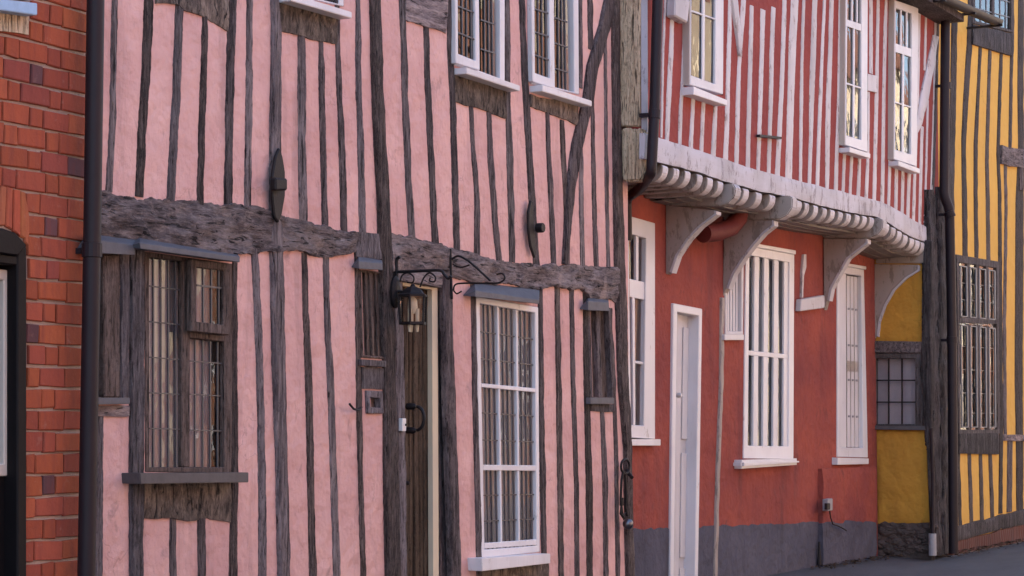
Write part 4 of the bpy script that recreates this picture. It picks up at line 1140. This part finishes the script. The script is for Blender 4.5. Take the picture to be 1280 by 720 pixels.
# ================================================================== THINGS ON THE WALLS
def pipe(name, label, pts, r, mat, collars=(), cat='drainpipe', group=None, n=16):
    P = [yl(*p) for p in pts]
    base = (P[-1].x, P[-1].y, 0)
    rt = root(name, label, cat, base, group)
    # round the bends
    Rr = []
    for i, p in enumerate(P):
        if 0 < i < len(P) - 1:
            a, b = P[i - 1], P[i + 1]; ra = min(.05, (p - a).length * .45); rb = min(.05, (b - p).length * .45)
            A_ = p + (a - p).normalized() * ra; B_ = p + (b - p).normalized() * rb
            for k in range(6):
                t = k / 5; Rr.append(A_ * (1 - t) ** 2 + p * 2 * t * (1 - t) + B_ * t * t)
        else: Rr.append(p)
    mb = MB(); mb.tube(Rr, r, n); mb.build('pipe', mat, rt, smooth=True)
    for c in collars:
        c0 = yl(*c); k = min(range(len(P) - 1), key=lambda i: abs((P[i].z + P[i + 1].z) / 2 - c0.z))
        t = (P[k + 1] - P[k]).normalized()
        mb = MB(); mb.tube([c0 - t * .03, c0 - t * .028, c0 + t * .028, c0 + t * .03], [r, r * 1.14, r * 1.14, r], n); mb.build('collar', mat, rt, smooth=False)
        mb = MB(); mb.box(c0.x - .012, c0.x + .012, c0.y, c0.y + .10, c0.z - .012, c0.z + .012); mb.build('clip', mat, rt)
    return rt
pipe('drainpipe', 'thick black drainpipe running full height between the brick house and the pink house', [(122, -190, -.10), (119.5, 0, -.10), (115, 313, -.10), (108, 720, -.10), (107, 830, -.10)], .037, PIPE, [(115, 313, -.10)])
pipe('drainpipe', 'black drainpipe on the red and white striped wall, kinking left under the overhang',
     [(825, -110, RU - .07), (822, 0, RU - .07), (818, 140, RU - .07), (814, 216, RU - .07), (800, 236, .0), (783, 248, .2), (784, 300, .22)], .034, PIPE, [(818, 143, RU - .07)])
pipe('drainpipe', 'black drainpipe in front of the yellow house beside the gnarled corner posts',
     [(1182, -60, YF - .10), (1182, 0, YF - .10), (1180, 245, YF - .10), (1187, 262, YF - .14), (1190, 430, YF - .14), (1192, 692, YF - .14)], .043, PIPE, [(1182, 107, YF - .10), (1187, 268, YF - .14), (1190, 425, YF - .14)])
pipe('waste_pipe', 'thin dark waste pipe ending in a grey boot at the foot of the corner posts', [(1164, 535, YF - .09), (1166, 600, YF - .09), (1166, 690, YF - .09)], .016, PIPE, cat='pipe')
mb = MB(); c = yl(1165.5, 667, YF - .09); mb.tube([c, c - Vector((0, 0, .19))], .034, 14); o = mb.build('pipe_boot', GPVC, None, base=(c.x, c.y, c.z - .19), smooth=False)
tag(o, 'short pale grey plastic pipe end standing on the pavement by the ochre side wall', 'pipe')
# red elbow under the overhang
PP = [yl(879, 292, .12), yl(898, 290, .10), yl(914, 284, .08), yl(923, 273, .07), yl(925, 262, .065), yl(925, 250, .065)]
mb = MB(); mb.tube(PP, .066, 20); o = mb.build('pipe_elbow', REDP, None, base=tuple(PP[0] - Vector((0, 0, .066))), smooth=True)
tag(o, 'fat dark red pipe elbow tucked under the overhang between two brackets', 'pipe')
# gutter
G = [yl(1172, -6, -.48), yl(1210, 11, -.48), yl(1247, 27, -.48)]
mb = MB(); m_ = 14
vs = []
for p in G:
    for k in range(m_ + 1):
        t = math.pi + math.pi * k / m_; vs.append(p + Vector((0, .058 * math.cos(t), .058 * math.sin(t) + .01)))
    for k in range(m_ + 1):
        t = 2 * math.pi - math.pi * k / m_; vs.append(p + Vector((0, .050 * math.cos(t), .050 * math.sin(t) + .01)))
q = 2 * (m_ + 1)
fs = [[i * q + k, i * q + (k + 1) % q, (i + 1) * q + (k + 1) % q, (i + 1) * q + k] for i in range(2) for k in range(q)] + [list(range(q))[::-1], [2 * q + k for k in range(q)]]
mb.add(vs, fs); rt = root('gutter', 'dark half round gutter end sticking out in front of the yellow house', 'gutter', tuple(G[0]))
mb.build('channel', PIPE, rt)
mb = MB()
for t in (.02, .5, .97):
    c = G[0].lerp(G[2], t); mb.box(c.x - .015, c.x + .015, c.y - .062, c.y + .28, c.z - .055, c.z - .035)
mb.build('strap', IRON, rt)

# wall lantern
lx0 = PY(493, 365, -.03)
LB = root('wall_lantern', 'glass sided black lantern hanging on the post left of the brown door', 'lamp', (lx0[0], -.03, lx0[1] - .1))
sL = lx0[0]
def sx(x, y): a, b = PX(x, y, sL); return Vector((sL, a, b))
mb = MB(); c = Vector((sL, -.03, lx0[1]))
n = 20; prof = [(1, 0), (1, .012), (.7, .022), (.45, .026)]
vs = []
for r_, dy in prof: vs += [(c.x + .042 * r_ * math.cos(2 * math.pi * k / n), c.y - dy, c.z + .085 * r_ * math.sin(2 * math.pi * k / n)) for k in range(n)]
mb.add(vs, [[i * n + k, i * n + (k + 1) % n, (i + 1) * n + (k + 1) % n, (i + 1) * n + k] for i in range(3) for k in range(n)] + [[60 + k for k in range(n)], list(range(n))])
mb.build('back_plate', IRON, LB, smooth=False)
lc = sx(516, 386)
lc = Vector((sL, lc.y, lc.z))
mb = MB(); mb.tube([c + Vector((0, -.02, .0)), c + Vector((0, -.05, .0)), sx(500, 370), sx(505, 367), Vector((lc.x, lc.y + .055, sx(508, 366).z))], .011, 10); mb.build('arm', IRON, LB, smooth=True)
zt = sx(516, 370).z; zb = sx(516, 404).z; zc = sx(516, 358).z
hw_, hb = .054, .052
mb = MB(); mb.lathe((lc.x, lc.y, 0), [(hw_ * 1.5, zt - .004), (hw_ * 1.52, zt + .006), (hw_ * 1.15, zt + .014), (hw_ * .95, zt + .03), (hw_ * .6, zt + (zc - zt) * .85), (.015, zc), (.008, zc + .012)], 6, R(20)); mb.build('cap', IRON, LB)
mb = MB()
for k in range(6):
    t = R(20) + 2 * math.pi * k / 6
    mb.tube([(lc.x + hw_ * 1.42 * math.cos(t), lc.y + hw_ * 1.42 * math.sin(t), zt), (lc.x + hb * 1.35 * math.cos(t), lc.y + hb * 1.35 * math.sin(t), zb)], .006, 6)
mb.lathe((lc.x, lc.y, 0), [(hb * 1.45, zb - .008), (hb * 1.45, zb + .006), (hb * 1.2, zb + .006), (hb * 1.2, zb - .008)], 6, R(20))
mb.build('cage', IRON, LB)
mb = MB(); vs = []
for k in range(6):
    t = R(20) + 2 * math.pi * k / 6
    vs += [(lc.x + hw_ * 1.38 * math.cos(t), lc.y + hw_ * 1.38 * math.sin(t), zt - .002), (lc.x + hb * 1.3 * math.cos(t), lc.y + hb * 1.3 * math.sin(t), zb + .002)]
mb.add(vs, [[2 * k, 2 * k + 1, (2 * k + 3) % 12, (2 * k + 2) % 12] for k in range(6)]); mb.build('glass', GLASS, LB)
mb = MB()
for k in range(3):
    t = R(50) + 2 * math.pi * k / 3; p = Vector((lc.x + .024 * math.cos(t), lc.y + .024 * math.sin(t), zb - .045))
    mb.tube([p, p + Vector((0, 0, .045)), p + Vector((0, 0, .12))], [.006, .011, .011], 8)
mb.tube([(lc.x, lc.y, zb + .05), (lc.x, lc.y, zb + .08), (lc.x, lc.y, zb + .12), (lc.x, lc.y, zb + .14)], [.012, .026, .022, .006], 10)
mb.build('bulb_holder', plain('cream_candle_tube', (.62, .55, .42), .5), LB, smooth=True)
# scroll bracket above the lantern
def iron_thing(name, label, cat, xw, yw_, yf, lines, r):
    s_, h = PY(xw, yw_, yf)
    rt = root(name, label, cat, (s_, yf, h - .1))
    for nm, pts, rr in lines:
        P = [Vector((s_, *PX(x, y, s_))) for x, y in pts]
        # smooth by Catmull-Rom
        out = []
        for i in range(len(P) - 1):
            p0, p1, p2, p3 = P[max(i - 1, 0)], P[i], P[i + 1], P[min(i + 2, len(P) - 1)]
            for k in range(5):
                t = k / 5
                out.append(.5 * ((2 * p1) + (p2 - p0) * t + (2 * p0 - 5 * p1 + 4 * p2 - p3) * t * t + (3 * p1 - p0 - 3 * p2 + p3) * t ** 3))
        out.append(P[-1])
        mb = MB(); mb.tube(out, rr, 8); mb.build(nm, IRON, rt, smooth=True)
    return rt
iron_thing('scroll_bracket', 'black iron scroll bracket above the lantern, reaching out over the brown door', 'bracket', 496, 340, -.035, [
    ('upright', [(500, 321), (496, 325), (496, 340), (496, 352)], .009), ('bar', [(496, 340), (520, 339), (549, 338), (555, 343), (560, 348), (564, 345)], .008),
    ('scroll', [(500, 352), (503, 344), (510, 341), (517, 346), (516, 353), (509, 353)], .0045), ('scroll', [(525, 359), (530, 347), (537, 341), (544, 346), (543, 352), (537, 351), (538, 347)], .0045)], .008)
iron_thing('sign_bracket', 'empty black iron sign bracket with a curled end, right of the brown door', 'bracket', 564, 340, -.028, [
    ('upright', [(563, 311), (563.5, 330), (564, 350), (565, 374)], .007), ('bar', [(567, 363), (569, 356), (580, 354), (613, 354), (625, 353), (631, 348), (628, 342), (621, 343)], .005),
    ('stay', [(565, 324), (573, 320), (585, 326), (598, 337), (613, 351)], .006), ('scroll', [(567, 363), (571, 367), (577, 364)], .0045), ('scroll', [(566, 330), (571, 333), (578, 334), (587, 331)], .0045)], .007)
# cable lock on a ring at the corner post
s_, h = PY(776, 585, -.03)
CLK = root('cable_lock', 'black cable lock with a round silver padlock, hanging from a ring at the corner post', 'lock', (s_, -.04, h - .3))
ct = yl(778, 583, -.045)
mb = MB(); mb.tube([ct + Vector((.062 * math.cos(t), -.02, .045 * math.sin(t))) for t in [2 * math.pi * k / 24 for k in range(25)]], .008, 8, False)
mb.tube([yl(783, 588, -.03), yl(790, 597, -.09)], .012, 8); mb.build('ring', IRON, CLK, smooth=True)
mb = MB()
for pts in ([(779, 589), (777, 600), (776, 622), (777, 634), (778, 645)], [(781, 589), (782, 604), (783, 622), (782, 634), (784, 645)], [(777, 632), (776, 642), (780, 648)]):
    mb.tube([yl(x, y, -.065) for x, y in pts], .0085, 8)
mb.tube([yl(777, 622, -.055), yl(777, 632, -.055)], .014, 8); mb.tube([yl(783, 622, -.055), yl(783, 632, -.055)], .014, 8)
mb.build('cable', IRON, CLK, smooth=True)
pc = yl(785, 655, -.06); mb = MB()
mb.lathe((pc.x, pc.y, pc.z), [(.004, -.034), (.02, -.03), (.033, -.012), (.033, .012), (.02, .03), (.004, .034)], 16)
pk = mb.build('padlock', STEEL, CLK, smooth=True)
mb = MB(); mb.tube([yl(780, 650, -.06), yl(779, 643, -.06), yl(783, 640, -.06), yl(785, 647, -.06)], .006, 8); mb.build('shackle', STEEL, pk, smooth=True)
# outdoor socket with its cable
yq = RG - .05
c = yl(1038, 637, yq); SK = root('outdoor_socket', 'small grey outdoor socket with a drooping black cable on the low red pier', 'socket', (c.x, c.y, c.z))
mb = MB(); mb.px([(1035, 624), (1041, 623), (1041, 638), (1035, 639)], yq - .05, yq); mb.build('box', GPVC, SK, bevel=.005)
mb = MB(); mb.px([(1034, 629), (1038, 629), (1038, 637), (1034, 637)], yq - .075, yq - .05); mb.build('plug', IRON, SK, bevel=.004)
mb = MB(); mb.tube([yl(x, y, yq - .03) for x, y in [(1037, 637), (1038, 646), (1041, 655), (1047, 657), (1053, 660), (1058, 663)]], .006, 8); mb.build('cable', IRON, SK, smooth=True)
c = yl(1024, 706, RG - .03); mb = MB(); mb.tube([c, yl(1024, 690, RG - .03), yl(1024, 677, RG - .03)], [.02, .012, .008], 8)
o = mb.build('boot_stub', IRON, None, base=tuple(c)); tag(o, 'small dark iron stub at the foot of the grey plinth beside the low pier', 'post')
# dead leaves along the wall foot
mb = MB()
for k in range(420):
    s_ = random.uniform(PY(1000, 700, RG)[0], f0 + 3); t = abs(random.gauss(0, .10))
    lim = RG - .06 if s_ < yr else YF - .04
    y_ = lim - t; rr = random.uniform(.01, .036); a = random.random() * 6.28
    if yr - .02 < s_ < f0 + .3: y_ = YF - .12 - t
    pz = .03 + .006 * random.random()
    mb.add([(s_ + rr * math.cos(a + q), y_ + rr * .6 * math.sin(a + q), pz + random.uniform(-.004, .012)) for q in (0, 1.5, 3.1, 4.7)], [[0, 1, 2, 3]])
o = mb.build('leaf_litter', LEAF, None, base=(yr, YF, 0)); o['kind'] = 'stuff'

# ================================================================== HOUSES ACROSS THE STREET (mirrored in the window panes)
def far_house(x0, x1, eave, ridge, mat, label):
    yq = -9.0; rt = root('terraced_house', label, 'house', ((x0 + x1) / 2, yq, 0))
    mb = MB(); mb.box(x0, x1, yq - 6, yq, 0, eave)
    mb.add([(x0, yq - 6, eave), (x0, yq, eave), (x0, yq - 3, ridge)], [[0, 1, 2]]); mb.add([(x1, yq - 6, eave), (x1, yq, eave), (x1, yq - 3, ridge)], [[0, 1, 2]])
    mb.build('wall', mat, rt)
    mb = MB()
    for sy in (0, -6):
        o_ = .25 if sy == 0 else -.25
        mb.add([(x0, yq + sy + o_, eave - .1), (x1, yq + sy + o_, eave - .1), (x1, yq - 3, ridge + .08), (x0, yq - 3, ridge + .08)], [[0, 1, 2, 3]])
    rf = mb.build('roof', ROOF, rt)
    mb = MB(); mb.box(x0 + .6, x0 + 1.5, yq - 3.4, yq - 2.6, ridge - .6, ridge + 1.3); mb.build('chimney', OBR, rf)
    k = int((x1 - x0) / 2.2)
    for i in range(k):
        for z0 in (.9, 3.4, 6.2):
            c = x0 + (i + .5) * (x1 - x0) / k
            if z0 + 1.5 > eave: continue
            mb = MB(); mb.box(c - .5, c + .5, yq, yq + .05, z0, z0 + 1.5); w = mb.build('window', WP, rt)
            mb = MB()
            for a in (-.44, .04):
                for b in (.06, .8): mb.box(c + a, c + a + .4, yq + .051, yq + .056, z0 + b, z0 + b + .64)
            mb.build('pane', BLK, w)
for k, (a, b, e, r_, m_, lb) in enumerate(((-8, 3, 4.6, 7.4, OBR, 'red brick house across the street, facing the pink house'), (3.05, 9.5, 4.2, 7.0, OCR, 'cream rendered house across the street, facing the red house'),
        (9.55, 17, 5.0, 8.2, OBR, 'brick house across the street, facing the yellow house'), (17.05, 24, 5.6, 8.8, OBR, 'brick house far down the other side of the street'), (24.05, 40, 8.6, 12, OCR, 'tall cream rendered house far down the other side of the street'), (40.05, 64, 6.4, 10, OBR, 'long dark brick house at the far end of the other side of the street'))):
    far_house(a, b, e, r_, m_, lb)

# ================================================================== LIGHT
EL = R(44)
dl = Vector((-.35, .94, 0)).normalized()           # towards the sun, street frame: behind the facades
dw_ = Matrix.Rotation(A, 3, 'Z') @ dl
sdir = Vector((dw_.x * math.cos(EL), dw_.y * math.cos(EL), math.sin(EL)))
sun = bpy.data.lights.new('sun', 'SUN'); sun.energy = 4; sun.angle = R(.5); sun.color = (1, .93, .82)
so = bpy.data.objects.new('sun', sun); COL.objects.link(so)
so.rotation_euler = sdir.to_track_quat('Z', 'Y').to_euler(); so.location = (0, 0, 20)
w = bpy.data.worlds.new('World'); sc.world = w; w.use_nodes = True
nt = w.node_tree; sky = nt.nodes.new('ShaderNodeTexSky'); sky.sky_type = 'NISHITA'; sky.sun_disc = False
sky.sun_elevation = EL; sky.sun_rotation = math.atan2(sdir.x, sdir.y); sky.dust_density = 2.5; sky.air_density = 1.0; sky.ozone_density = .6
nt.links.new(sky.outputs[0], nt.nodes['Background'].inputs[0]); nt.nodes['Background'].inputs[1].default_value = .13
v = sc.view_settings; v.view_transform = 'Standard'; v.look = 'None'; v.exposure = 2.4; v.gamma = 1
sc.render.engine = 'CYCLES'
sc.cycles.max_bounces = 8; sc.cycles.transparent_max_bounces = 12
